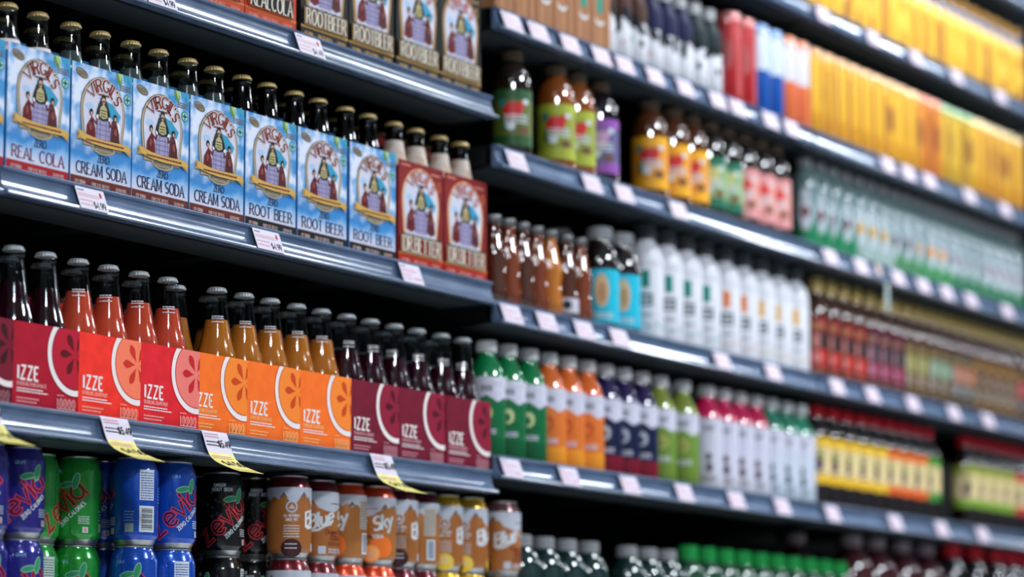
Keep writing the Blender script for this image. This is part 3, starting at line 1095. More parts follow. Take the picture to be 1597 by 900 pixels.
C['pom_dark'] = fruit_carton((84, 14, 30), (120, 18, 40), (58, 8, 18), 'SPARKLING BLACKBERRY', (176, 110, 120))
C['pom'] = fruit_carton((166, 16, 40), (186, 22, 48), (96, 10, 22), 'SPARKLING POMEGRANATE', (226, 150, 150))
C['grape1'] = fruit_carton((238, 50, 38), (250, 124, 92), (206, 48, 28), 'SPARKLING GRAPEFRUIT', (250, 160, 140))
C['grape2'] = fruit_carton((218, 34, 44), (240, 122, 112), (196, 30, 36), 'SPARKLING GRAPEFRUIT', (246, 160, 150))
C['clem'] = fruit_carton((248, 110, 36), (250, 134, 48), (204, 68, 22), 'SPARKLING CLEMENTINE', (252, 180, 110))
C['clem_cut'] = fruit_carton((248, 110, 36), (250, 134, 48), (204, 68, 22), 'SPARKLING CLEMENTINE', (252, 180, 110), .1135)
C['black'] = fruit_carton((112, 22, 44), (142, 26, 54), (82, 8, 26), 'SPARKLING BLACKBERRY', (206, 140, 150))
for o in list(C.values()) + list(P.values()):
    o.location = (0, 0, -50)


def bottle_pair(kind, cx, y0, z, w, d, what, cl, used=(0, 1, 2, 3), grp='', squeeze=False):
    """four bottles standing in one carrier: two in front, two behind"""
    for k in used:
        sx = -1 if k in (0, 2) else 1
        yy = y0 + d * (.248 if k < 2 else .752)
        c = copy_tree(P[kind])
        xx = cx + sx * w * .247
        if squeeze:          # narrow carton: its bottles stand staggered
            xx, yy = cx + sx * .0252, (y0 + .068 if k == 0 else yy)
        c.location = (xx, yy, z + .0012)
        c.rotation_euler = (0, 0, random.uniform(-.3, .3))
        side = ('left' if sx < 0 else 'right')
        row = 'front ' + side if k < 2 else 'rear ' + side
        tag(c, f'{what}, {row} in {cl}', 'bottle', grp)


# shelf B: sky-blue and dark red carriers
z = SURF['B']
YF = .0235
REF_B = ['the sky-blue carton at the frame edge', 'the REAL COLA carton', 'the first CREAM SODA carton', 'the second CREAM SODA carton', 'the third CREAM SODA carton', 'the first sky-blue ROOT BEER carton', 'the second sky-blue ROOT BEER carton', 'the third sky-blue ROOT BEER carton', 'the first dark red carton', 'the second dark red carton']
REF_C = ['the dark maroon edge carton', 'the crimson carton', 'the orange-red carton', 'the red carton', 'the first orange carton', 'the second orange carton', 'the third orange carton', 'the first maroon carton', 'the second maroon carton', 'the third maroon carton']
rowB = [(-.046, 'cola', 'clear_cola', 'sky-blue carton with red foot cut off by the left frame edge'),
        (.0865, 'cola', 'clear_cola', 'sky-blue carton with red foot lettered REAL COLA'),
        (.2185, 'cream', 'clear_cream', 'brown-footed CREAM SODA carton next to the red-footed one'),
        (.3490, 'cream', 'clear_cream', 'middle one of three brown-footed CREAM SODA cartons'),
        (.4800, 'cream', 'clear_cream', 'brown-footed CREAM SODA carton next to the black-footed one'),
        (.6115, 'root', 'brown_root', 'black-footed ROOT BEER carton beside the CREAM SODA cartons'),
        (.7440, 'root', 'brown_root', 'middle one of three black-footed ROOT BEER cartons'),
        (.8800, 'root', 'brown_root', 'black-footed ROOT BEER carton beside the dark red carton'),
        (1.0170, 'better', 'brown_pepper', 'dark red arch-picture carton next to the sky-blue ones'),
        (1.1500, 'better', 'brown_pepper', 'dark red arch-picture carton at the shelf end')]
DB = {'clear_cola': 'gold-capped bottle of dark cola', 'clear_cream': 'gold-capped clear soda bottle',
      'brown_root': 'gold-capped dark root-beer bottle', 'brown_pepper': 'gold-capped bottle with cream neck label'}
CARTL = {'cola': 'sky-blue', 'cream': 'sky-blue', 'root': 'sky-blue', 'better': 'dark red'}
for i, (cx, kind, bk, lb) in enumerate(rowB):
    c = copy_tree(C[kind])
    c.location = (cx, YF, z)
    c.rotation_euler = (0, 0, radians((0, .4, -.5, .3, 0, .5, -.3, .4, -.3, .2)[i]))
    tag(c, 'four-bottle ' + lb if not lb.startswith(('middle',)) else lb, 'carton', 'soda cartons on the second left shelf')
    bottle_pair(bk, cx, YF, z, .1275, .128, DB[bk], REF_B[i], grp='soda bottles in the sky-blue and dark red cartons')

# shelf A: black and orange carriers (their bottles stand above the frame)
z = SURF['A']
for cx, kind, lb in ((.476, 'colablack', 'orange-red arch-picture carton cut by the frame top, left of another orange one'),
                     (.607, 'colablack', 'orange-red REAL COLA carton beside the black cartons at the top'),
                     (.746, 'rootblack', 'black ROOT BEER carton with gold foot line, leftmost of four'),
                     (.874, 'rootblack', 'black ROOT BEER carton with gold foot line, second of four'),
                     (1.006, 'rootblack', 'black ROOT BEER carton with gold foot line, third of four'),
                     (1.133, 'rootblack', 'black ROOT BEER carton with gold foot line, rightmost of four')):
    c = copy_tree(C[kind])
    c.location = (cx, YF, z)
    tag(c, lb, 'carton', 'soda cartons on the top left shelf')

# shelf C: fruit carriers
z = SURF['C']
rowC = [(-.020, 'pom_dark', 'pomegranate', 'dark maroon carton cut off by the left frame edge'),
        (.1125, 'pom', 'pomegranate', 'crimson carton with white ring beside the dark maroon one'),
        (.2455, 'grape1', 'grapefruit', 'bright orange-red carton with white ring beside the crimson one'),
        (.3780, 'grape2', 'grapefruit', 'red carton with salmon ring centre beside the orange cartons'),
        (.5008, 'clem_cut', 'clementine', 'orange carton partly tucked behind the red carton'),
        (.6242, 'clem', 'clementine', 'middle one of three orange cartons'),
        (.7568, 'clem', 'clementine', 'orange carton beside the maroon cartons'),
        (.8895, 'black', 'blackberry', 'maroon carton with white ring beside the orange one'),
        (1.0222, 'black', 'blackberry', 'middle one of three maroon cartons'),
        (1.1585, 'black', 'blackberry', 'maroon carton at the shelf end beside the green juices')]
DC = {'pomegranate': 'silver-capped bottle of near-black juice', 'grapefruit': 'silver-capped bottle of pink drink',
      'clementine': 'silver-capped bottle of amber-orange drink', 'blackberry': 'silver-capped bottle of dark berry drink'}
for i, (cx, kind, bk, lb) in enumerate(rowC):
    c = copy_tree(C[kind])
    yf = YF
    c.location = (cx, yf, z)
    c.rotation_euler = (0, 0, radians((0, -.15, .12, -.1, 0, .12, -.12, .1, .12, -.2)[i]))
    tag(c, 'four-bottle ' + lb if not lb.startswith('middle') else lb, 'carton', 'fruit drink cartons on the third left shelf')
    bottle_pair(bk, cx, yf, z, .1315, .130, DC[bk], REF_C[i], (0, 1) if i == 4 else (0, 1, 2, 3), squeeze=i == 4, grp='juice bottles in the fruit cartons')
for o in list(C.values()) + list(P.values()):
    delete_tree(o)

# ------------------------------------------------------------------ soda cans
M_alu = noise_mat('bare_aluminium', (170, 172, 172), (190, 192, 192), 80, .28, metal=.9)


def can(bodym, shoulder, bands=None, R=.0331, H=.1222, rimr=.0262):
    """aluminium can: domed foot, straight wall, necked shoulder, rolled rim, recessed lid"""
    r = empty('soda_can')
    b = MB()
    prof = [(.018, .006, 1), (.0235, .0015, 1), (.0252, .0, 1), (.0268, .0012, 1), (R - .0035, .0075, 0), (R - .0008, .0115, 0), (R, .0145, 0)]
    zs = H - .0205
    prof += [(R, zs, 2), (R - .0012, zs + .004, 2), (R - .0034, zs + .0095, 2), (rimr + .0016, zs + .0140, 2), (rimr, zs + .0163, 2), (rimr - .0002, H - .0022, 2)]
    b.lathe(prof, 40, [bodym, M_alu, shoulder])
    b.build('body', r, smooth=40)
    b = MB()
    b.lathe([(rimr - .0004, H - .0030, 0), (rimr + .0010, H - .0022, 0), (rimr + .0012, H - .0008, 0), (rimr + .0002, H, 0), (rimr - .0012, H - .0004, 0), (rimr - .0018, H - .0050, 0), (.004, H - .0046, 0)], 40, [M_alu])
    lid = b.build('lid', r, smooth=40)
    b = MB()
    b.box(-.008, .008, -.004, .012, H - .0044, H - .0032, M_alu)
    b.build('pull_tab', lid, smooth=0)
    return r


M_zred = mat('neon_red_print', (226, 60, 70), .3)
M_zdk = {}
M_leaf = mat('can_leaf_print', (60, 160, 110), .3, .2)
M_leafd = mat('can_leaf_edge_print', (150, 214, 180), .3, .2)
M_canwhite = mat('can_white_print', (216, 222, 226), .35, .1)
M_canblue = mat('can_pale_blue_print', (120, 170, 205), .35, .1)


def fizzy_can(name, rgb, sub):
    bm_ = noise_mat('can_' + name, rgb, tuple(min(255, int(v * 1.25) + 6) for v in rgb), 500 if name != 'black' else 260, .2, metal=.3, coat=.8, lo=.55, hi=.75)
    dark = mat('can_letter_core_' + name, tuple(int(v * .55) for v in rgb), .3, .3)
    r = can(bm_, bm_)
    a = Art(radius=.0331, base=.00012, step=.0001)
    ang = radians(43)

    def warp(u, v):
        return (u * cos(ang) - v * sin(ang), 47 + u * sin(ang) + v * cos(ang))
    # outlined slanting word, big end letters
    word = 'Zevia'
    h = 29.5
    sizes = [(1.0, 'Z', .70), (1.0, 'e', 1.0), (1.0, 'v', 1.0), (1.0, 'i', 1.0), (1.1, 'a', 1.0)]
    for layer, (m, t) in enumerate(((M_zred, 5.8), (dark, 2.7))):
        u = -45
        for sc, ch, hh in sizes:
            gw = UP[ch][0] * h * sc * .92
            text(a, ch, u, -4 if ch != 'Z' else -3, h * sc * hh, m, layer, t, t, ws=.92, gap=0, align='l', warp=warp, round_=.9)
            u += gw + 3.6
    # leaf pair over the middle
    for cu_, cv, rx, ry, ro in ((2, 82, 11, 4.6, 12), (16, 87, 12, 5.2, 75)):
        a.ellipse(cu_, cv, rx, ry, M_leafd, 3, ro)
        a.ellipse(cu_, cv, rx - 1.2, ry - 1.2, M_leaf, 4, ro)
    text(a, 'ZERO CALORIES', 5, -14.5, 5.6, M_canwhite, 3, 1.2, 1.0, ws=.72, gap=.2, warp=warp)
    if name == 'black':
        text(a, 'GINGER', -14, 100, 4.2, M_canwhite, 2, .9, .8, ws=.8, gap=.22)
        text(a, 'ROOT BEER', -10, 93.5, 4.6, M_canwhite, 2, 1.0, .9, ws=.8, gap=.22)
        q = random.Random(3)
        for k in range(46):
            a.ellipse(q.uniform(-48, 48), q.uniform(42, 92), *([q.uniform(.8, 3)] * 2), mat('bubble_print', (70, 64, 66), .3, .2), 0, n=10)
    else:
        text(a, sub, -8, 98, 4.2, M_canblue, 2, .9, .8, ws=.7, gap=.22)
    a.rect(26, 16, 34, 24, M_canwhite, 2)
    text(a, '0', 30, 17.5, 5, M_zred, 3, 1, 1, ws=.8)
    tiny_lines(a, 20, 36, (38, 35, 32, 29), M_canwhite, 2, 1.2, 4)
    # facts panel and bar code round the back
    a.rect(73, 62, 96, 104, M_canwhite, 1)
    for k in range(11):
        tiny_lines(a, 74.5, 94.5, (64.5 + k * 3.5,), bm_, 2, 1.4, 30 + k)
    a.rect(73, 18, 97, 54, M_canwhite, 1)
    for k in range(13):
        a.rect(76, 21 + k * 2.4, 94, 21 + k * 2.4 + (1.5 if k % 3 else .8), M_ink, 2)
    tiny_lines(a, 52, 66, (46, 42, 38, 34), M_canblue, 2, 1.5, 9)
    a.rect(53, 18, 65, 30, mat('can_grey_print', (150, 170, 160), .4), 1)
    tiny_lines(a, -100, -82, (80, 76, 72, 68, 64, 60), M_canblue, 2, 1.5, 12)
    a.mb.build('printed_label', r, smooth=60)
    return r


M_kraft = noise_mat('can_toffee_brown', (166, 98, 42), (178, 110, 50), 50, .35, metal=.1, coat=.35, stretch=(1, 1, .1))
M_snow = mat('can_snow_print', (196, 200, 212), .35, .15)


def mountain_can(name, band, kind):
    bandm = mat('can_band_' + name, band, .25, .5, .5, .4)
    r = can(M_kraft, bandm)
    a = Art(radius=.0331, base=.00012, step=.0001)
    # snow band with jagged peaks below
    peaks = [(-104, 84), (-96, 91), (-88, 86), (-80, 93), (-72, 84), (-62, 79), (-54, 90), (-48, 94), (-42, 88), (-38, 91), (-30, 80), (-18, 75), (-4, 73), (8, 77), (20, 84), (26, 90), (32, 86), (40, 92), (48, 84), (56, 89), (64, 82), (74, 78), (84, 86), (92, 90), (104, 84)]
    a.poly([(-104, 104)] + peaks + [(104, 104)], M_snow, 0)
    for u, v in ((-48, 94), (26, 90), (-80, 93), (92, 90), (48, 90)):
        a.poly([(u - 7, v - 5), (u, v + 4), (u + 7, v - 6), (u + 2, v - 3)], mat('rock_print', (110, 92, 84), .4), 1)
    tiny_lines(a, -10, 12, (86,), bandm, 1, 1.4, 3)
    an = radians(24)

    def warp(u, v):
        return (u, 52 + (u + 20) * math.tan(an) * .55 + v)
    text(a, 'Blue', -24, 0, 21, M_canwhite, 2, 4.4, 2.8, ws=.82, gap=.10, warp=lambda u, v: (u, 46 + (u + 44) * .34 + v), round_=.5)
    text(a, 'Sky', 24, 0, 21, M_canwhite, 2, 4.4, 2.8, ws=.86, gap=.10, warp=lambda u, v: (u, 52 + (u - 8) * .26 + v), round_=.5)
    a.ribbon([(-42, 44), (-30, 46), (-20, 52), (-8, 56)], 3.4, M_canwhite, 2)
    text(a, 'Organic', -6, 40, 7, M_dkfig, 2, 1.1, .9, ws=.8, gap=.14)
    if kind == 'cola':
        text(a, 'COLA', 2, 31, 7, M_dkfig, 2, 1.9, 1.6, ws=.9, gap=.2)
        tiny_lines(a, -14, 18, (27, 24), M_brownred, 2, 1.6, 3)
        a.rect(-30, 10, -18, 22, M_snow, 1)
        a.ellipse(14, 15, 5, 5, M_snow, 1)
        tiny_lines(a, -14, 6, (17, 13), M_snow, 1, 2.2, 5)
    elif kind == 'orange':
        text(a, 'SODA', 14, 41, 5.5, M_canwhite, 2, 1.3, 1.1, ws=.9, gap=.2)
        a.ellipse(20, 27, 19, 17, mat('orange_fruit_print', (236, 112, 30), .4), 1)
        a.ellipse(3, 17, 15, 14, mat('orange_rind_print', (240, 140, 60), .4), 2)
        a.ellipse(3, 17, 13, 12, mat('orange_flesh_print', (250, 170, 100), .4), 3)
        a.ellipse(3, 17, 2.5, 2.5, M_snow, 4)
        a.poly([(-16, 34), (-4, 38), (2, 46), (-8, 44)], mat('can_leaf_dark_print', (40, 96, 50), .4), 1)
    else:
        a.ellipse(0, 14, 22, 14, mat('lemon_print', (232, 196, 70), .4), 1)
        a.ellipse(24, 13, 16, 12, mat('lemon_print', (232, 196, 70), .4), 1)
        tiny_lines(a, -14, 18, (34, 30), M_canwhite, 2, 1.6, 3)
    # side story text with round seal
    a.ellipse(-68, 75, 9, 9, M_snow, 1)
    a.ellipse(-68, 75, 6.5, 6.5, M_kraft, 2)
    a.poly([(-73, 72), (-68, 79), (-63, 72)], M_snow, 3)
    text(a, 'ALL NATURAL', -68, 60, 4, M_canwhite, 1, .8, .7, ws=.6, gap=.18)
    text(a, 'SINCE 1971', -68, 54, 4, M_canwhite, 1, .8, .7, ws=.6, gap=.18)
    tiny_lines(a, -80, -56, (47, 43, 39, 35, 31), M_canwhite, 1, 1.3, 6)
    foot = mat('can_foot_' + name, tuple(int(v * .55) for v in band) if kind != 'lemon' else (232, 196, 70), .4)
    a.ellipse(-68, 14, 16, 14, foot, 1)
    tiny_lines(a, -78, -60, (20, 14), M_canwhite, 2, 1.5, 7)
    # facts panel and bar code
    a.rect(62, 52, 84, 96, mat('can_facts_print', (190, 180, 170), .4), 1)
    for k in range(10):
        tiny_lines(a, 63.5, 82.5, (55 + k * 4.1,), mat('can_facts_ink', (130, 110, 96), .4), 2, 1.7, 50 + k)
    a.rect(66, 14, 82, 46, M_canwhite, 1)
    for k in range(11):
        a.rect(68.5, 17 + k * 2.5, 79.5, 17 + k * 2.5 + 1.5, mat('can_bar_print', (60, 80, 120), .4), 2)
    a.mb.build('printed_label', r, smooth=60)
    return r


K = {'purple': fizzy_can('purple', (48, 44, 140), 'GRAPE'), 'green': fizzy_can('green', (36, 152, 56), 'LIME'), 'blue': fizzy_can('blue', (20, 78, 186), 'COLA'),
     'black': fizzy_can('black', (22, 20, 22), ''),
     'bcola': mountain_can('dark_red', (110, 22, 34), 'cola'), 'borange': mountain_can('orange', (228, 74, 34), 'orange'),
     'bcherry': mountain_can('maroon', (96, 20, 36), 'cola'), 'blemon': mountain_can('yellow', (222, 176, 40), 'lemon'), 'bplain': mountain_can('mauve', (104, 70, 74), 'cola')}
for o in K.values():
    o.location = (0, 0, -50)
DK = {'purple': 'purple soda can with red slanted lettering', 'green': 'green soda can with red slanted lettering', 'blue': 'blue soda can with red slanted lettering',
      'black': 'black soda can with red lettering', 'bcola': 'brown can with dark red shoulder', 'borange': 'brown can with orange shoulder',
      'bcherry': 'brown can with maroon shoulder', 'blemon': 'brown can with yellow shoulder', 'bplain': 'brown can with mauve shoulder'}
# kind, x, y, turn in degrees (upper tier), turn (lower tier), what singles it out
cans = [('purple', .080, .098, -60, -40, 'cut by the left frame edge'), ('purple', .150, .095, -36, -30, 'beside the green ones'),
        ('green', .236, .142, 42, -160, 'half hidden by front one'), ('green', .301, .122, -82, -62, 'in front, left of the blue cans'),
        ('blue', .376, .136, -96, -100, 'set back behind the front blue can'), ('blue', .353, .063, -166, -70, 'in front, showing a bar code'),
        ('blue', .435, .060, -30, -172, 'rightmost blue one, lettering forward'),
        ('black', .655, .172, -20, 100, 'set back, left of the others'), ('black', .612, .107, -34, -120, 'in front, full lettering showing'),
        ('black', .716, .125, -22, -60, 'rightmost black one'),
        ('bcola', .712, .057, 70, -20, 'leftmost brown one, story text showing'), ('bcola', .800, .068, 0, 60, 'with the white word facing the aisle'),
        ('borange', .872, .066, -120, -60, 'left of the orange-shouldered pair'), ('borange', .9395, .057, -72, 20, 'right of the orange-shouldered pair'),
        ('bcherry', 1.008, .061, 66, -30, 'left of the maroon-shouldered pair'), ('bcherry', 1.076, .064, -150, 70, 'right of the maroon-shouldered pair'),
        ('blemon', 1.143, .063, 66, 90, 'left of the yellow-shouldered pair'), ('blemon', 1.210, .058, 50, 60, 'right of the yellow-shouldered pair'),
        ('bplain', 1.258, .112, 0, -30, 'left of the mauve-shouldered pair'), ('bplain', 1.309, .055, 2, -30, 'last can at the end of the row')]
z = SURF['D']
for kind, x, y, t1, t2, lb in cans:
    same = [q for q in cans if q[0] == kind]
    place = ordinal([q[1] for q in same].index(x), len(same))
    for tier, zz, tn in (('upper tier', z + .1226, t1), ('lower tier', z, t2)):
        c = copy_tree(K[kind])
        c.location = (x, y, zz)
        c.rotation_euler = (0, 0, radians(tn))
        tag(c, f'{DK[kind]}, {tier}, ' + (lb if tier[0] == 'u' else place + ' of its colour'), 'can', 'stacked soda cans ' + tier)
for o in K.values():
    delete_tree(o)

# ------------------------------------------------------------------ goods in the right-hand bays
M_dkglass = mat('near_black_juice', (26, 14, 12), .05, 0, 1, 1)
M_amberg = mat('amber_juice', (116, 62, 22), .07, 0, .6, .6, .1)
M_greycap = mat('grey_screw_cap', (150, 152, 156), .4)
M_dkcap = mat('charcoal_screw_cap', (64, 68, 72), .45)
M_whitecap = mat('white_screw_cap', (206, 206, 208), .4)
M_redcap = mat('red_screw_cap', (200, 14, 36), .35)
M_grncap = mat('green_screw_cap', (12, 150, 66), .4)
M_goldcap = mat('gold_screw_cap', (206, 178, 108), .3, .1)


def ridged_cap(b, r, z0, z1, m, ridges=30):
    b.lathe([(r * .96, z0, 0), (r, z0 + .001, 0), (r, z1 - .002, 0), (r * .93, z1, 0)], ridges * 2, [m], lambda rr, zz, a: rr + (.00035 * cos(ridges * a) if z0 + .0005 < zz < z1 - .001 else 0))


def bottle(name, prof, mats, cap=None, label=None, blobs=None, segs=28, R=None):
    """prof [(r,z,mi)]; cap (r,z0,z1,mat); label = function(art) drawing on radius R"""
    r = empty(name)
    b = MB()
    b.lathe(prof, segs, mats)
    b.build('body', r, smooth=55)
    if cap:
        b = MB()
        ridged_cap(b, *cap)
        b.build('cap', r, smooth=30)
    if label:
        a = Art(radius=R, base=.0004, step=.0002)
        label(a)
        a.mb.build('label', r, smooth=60)
    r.location = (0, 0, -50)
    return r


def full(a, v0, v1, m, lay=0):
    c = a.R * pi * 1000
    a.rect(-c, v0, c, v1, m, lay)


def each_side(a, fn):
    """label artwork repeats on two sides of the bottle"""
    c = a.R * pi * 1000
    for u in (-c * .30, c * .70):
        fn(u)


def put_row(kind, items, what, rowname, key, cat, jitter=4, y=.065, names=None):
    """items = x positions; a copy of `kind` per position, numbered from the left in its label"""
    n = len(items)
    for i, x in enumerate(items):
        yy = y
        if isinstance(x, tuple):
            x, yy = x
        c = copy_tree(kind)
        c.location = (x, yy, SURF[key])
        c.rotation_euler = (0, 0, radians(random.uniform(-jitter, jitter)))
        o = ordinal(i, n)
        tag(c, f'{what}, {o} of its kind' if n > 1 else f'{what}, {rowname}', cat, f'{rowname}' if n > 1 else None)
    delete_tree(kind)


# --- shelf R4: white-capped juices
def juice(tone, shoulder, low, foot, mark, white_low=False, clear=False):
    sh = mat('juice_' + tone, shoulder, .08, 0, .8, 1)
    wh = mat('juice_white_sleeve', (206, 204, 220), .4)
    lo = mat('juice_low_' + tone, low, .3, 0, .5, .2)
    ft = mat('juice_foot_' + tone, foot, .3, 0, .5, .2)
    mk = mat('juice_mark_' + tone, mark, .5)
    R = .0318
    prof = [(.027, 0, 3), (R - .001, .002, 3), (R, .008, 3), (R, .034, 2), (R, .100, 1), (R, .128, 1), (R - .001, .134, 0), (.0275, .147, 0), (.021, .160, 0), (.0165, .170, 0), (.0152, .173, 0), (.0152, .180, 0)]

    def lab(a):
        c = R * pi * 1000
        # wavy edges of the white band
        for v, amp, m in ((131, 4, wh), (98, 5, wh)):
            pts = [(-c + 2 * c * k / 48, v + amp * sin(k * 2 * pi / 12)) for k in range(49)]
            a.poly(pts + [(c, v - 10 if v > 120 else v + 10), (-c, v - 10 if v > 120 else v + 10)], m, 0)

        def side(u):
            text(a, 'IIIII', u, 110, 10, M_dkgreen, 1, 1.8, 1.2, ws=.7, gap=.3)
            if white_low:
                a.ellipse(u, 62, 5, 8, mk, 1)
                a.ellipse(u + 1, 42, 6, 10, mk, 1)
                tiny_lines(a, u - 14, u + 14, (24, 19), mk, 1, 2, 3)
            else:
                a.poly([(u - 20, 92), (u, 104), (u + 20, 92), (u + 22, 60), (u - 22, 60)], lo, 1)
                a.ellipse(u, 74, 10, 13, mk, 2)
                a.ellipse(u - 2, 72, 5, 7, lo, 3)
                tiny_lines(a, u - 16, u + 16, (46, 41), wh, 2, 3, 4)
        each_side(a, side)
    return bottle('juice_bottle', prof, [sh, wh, lo, ft], (.0172, .1775, .1975, M_whitecap), lab, R=R)


G = 'of the '
put_row(juice('green', (14, 128, 70), (8, 104, 58), (6, 92, 50), (196, 206, 150)), [1.280, 1.3455, 1.414], 'green juice bottle with white cap', 'the green juices beside the maroon cartons', 'R4', 'bottle')
put_row(juice('orange', (236, 112, 44), (222, 116, 46), (240, 150, 40), (196, 90, 40)), [1.479, 1.543, 1.610], 'orange juice bottle with white cap', 'the orange juices', 'R4', 'bottle')
put_row(juice('navy', (36, 20, 76), (18, 26, 62), (126, 14, 40), (176, 186, 196)), [1.674, 1.739, 1.806], 'navy and crimson juice bottle with white cap', 'the navy juices', 'R4', 'bottle')
put_row(juice('lime', (136, 152, 62), (112, 144, 56), (112, 140, 52), (170, 160, 90)), [1.876, 1.964, (2.006, .128)], 'lime-green juice bottle with white cap', 'the lime juices', 'R4', 'bottle')
put_row(juice('magenta', (204, 22, 84), (206, 204, 220), (206, 204, 216), (84, 60, 70), True), [2.060, 2.126, 2.192, 2.258], 'white juice bottle with magenta shoulder', 'the magenta juices', 'R4', 'bottle')
put_row(juice('teal', (44, 134, 104), (200, 206, 220), (190, 200, 214), (40, 74, 70), True), [2.324, 2.391, 2.4575], 'white juice bottle with teal shoulder', 'the teal juices', 'R4', 'bottle')


def red_cap(tone, edge, foot):
    R = .0325
    ed, ft = mat('sauce_edge_' + tone, edge, .4), mat('sauce_foot_' + tone, foot, .4)
    cr = mat('sauce_cream', (226, 204, 150), .5)
    prof = [(.028, 0, 0), (R - .001, .002, 0), (R, .008, 0), (R, .140, 0), (.030, .150, 0), (.022, .166, 0), (.0165, .176, 0), (.0155, .180, 0), (.0155, .186, 0)]

    def lab(a):
        full(a, 46, 136, cr, 0)
        full(a, 118, 137, ed, 1)
        full(a, 44, 62, ft, 1)

        def side(u):
            a.ellipse(u, 84, 11, 14, mat('sauce_fruit', (96, 66, 84), .5), 1)
            a.ellipse(u + 3, 100, 9, 7, mat('sauce_olive', (120, 130, 70), .5), 2)
            tiny_lines(a, u - 20, u + 18, (112, 66), mat('sauce_fruit', (96, 66, 84), .5), 1, 3, 3)
        each_side(a, side)
    return bottle('juice_bottle', prof, [M_dkglass], (.0175, .182, .203, M_redcap), lab, R=R)


xs = [2.5285 + .0682 * k for k in range(9)]
put_row(red_cap('yellow', (238, 190, 44), (236, 186, 40)), xs[:5], 'dark bottle with red cap and yellow-edged cream label', 'the yellow-labelled bottles', 'R4', 'bottle')
put_row(red_cap('orange', (232, 110, 34), (226, 96, 30)), xs[5:8], 'dark bottle with red cap and orange-edged cream label', 'the orange-labelled bottles', 'R4', 'bottle')
put_row(red_cap('green', (84, 150, 56), (66, 140, 60)), xs[8:], 'dark bottle with red cap and green-edged cream label', 'right of the orange-labelled bottles', 'R4', 'bottle')
put_row(red_cap('leaf', (150, 160, 60), (120, 160, 50)), [3.290 + .0685 * k for k in range(4)], 'dark bottle with red cap and leaf-green edged label', 'the bottles past the gap at the far right', 'R4', 'bottle')
put_row(red_cap('red', (196, 70, 60), (190, 60, 54)), [3.568, 3.637], 'dark bottle with red cap and red-edged label', 'the bottles at the right frame edge', 'R4', 'bottle')


# --- shelf R3
def hip_bottle(tone, glassm, lab_m=None):
    R = .0212
    prof = [(.017, 0, 0), (R, .003, 0), (R * 1.02, .03, 0), (R * .86, .055, 0), (R * 1.0, .078, 0), (R * .96, .092, 0), (R * .72, .108, 0), (.0125, .122, 0), (.0108, .132, 0), (.0108, .142, 0)]

    def lab(a):
        full(a, 14, 40, lab_m, 0)
        each_side(a, lambda u: a.ellipse(u, 28, 8, 8, M_dkgreen, 1))
    return bottle('small_soda_bottle', prof, [glassm], (.0125, .140, .153, mat('pewter_cap', (120, 122, 124), .3, .6)), lab if lab_m else None, R=R * 1.025)


AMB = mat('deep_amber', (84, 40, 18), .05, 0, 1, 1)
AMB2 = mat('golden_amber', (196, 116, 36), .05, 0, 1, 1)
AMB3 = mat('red_amber', (128, 56, 20), .05, 0, 1, 1)
for xx, mm, what, lm in ((1.284, AMB, 'dark amber small waisted bottle at the left end beside the dark red carton', None), (1.330, AMB3, 'red-amber small waisted bottle, second from the left end', None),
                         (1.376, AMB, 'dark amber small waisted bottle, third from the left end', None), (1.422, AMB3, 'red-amber small waisted bottle left of the golden one', None),
                         (1.468, AMB2, 'golden amber small waisted bottle in the middle of the small bottles', None), (1.522, AMB, 'small waisted bottle with a pale label', mat('pale_bottle_label', (206, 200, 214), .4)),
                         (1.570, AMB3, 'red-amber small waisted bottle beside the cyan-labelled bottles', None)):
    o = hip_bottle('', mm, lm)
    o.location = (xx, .053, SURF['R3'])
    tag(o, what, 'bottle', 'small amber bottles')


def cyan_bottle():
    R = .0348
    prof = [(.03, 0, 0), (R, .004, 0), (R, .118, 0), (.033, .132, 0), (.026, .150, 0), (.0215, .158, 0), (.0215, .166, 0)]
    cy, pe = mat('cyan_label', (20, 186, 214), .4), mat('peach_label', (214, 176, 136), .5)

    def lab(a):
        full(a, 12, 108, cy, 0)

        def side(u):
            a.ellipse(u, 70, 13, 30, pe, 1)
            a.ellipse(u + 2, 66, 7, 18, mat('tan_label', (186, 140, 100), .5), 2)
            tiny_lines(a, u - 22, u + 22, (28, 22), M_canwhite, 1, 3, 3)
        each_side(a, side)
    return bottle('iced_coffee_bottle', prof, [M_dkglass], (.0235, .164, .186, M_greycap), lab, R=R)


put_row(cyan_bottle(), [(1.632, .135), 1.660, 1.737], 'dark bottle with cyan label and grey cap', 'the cyan-labelled bottles', 'R3', 'bottle', 3)


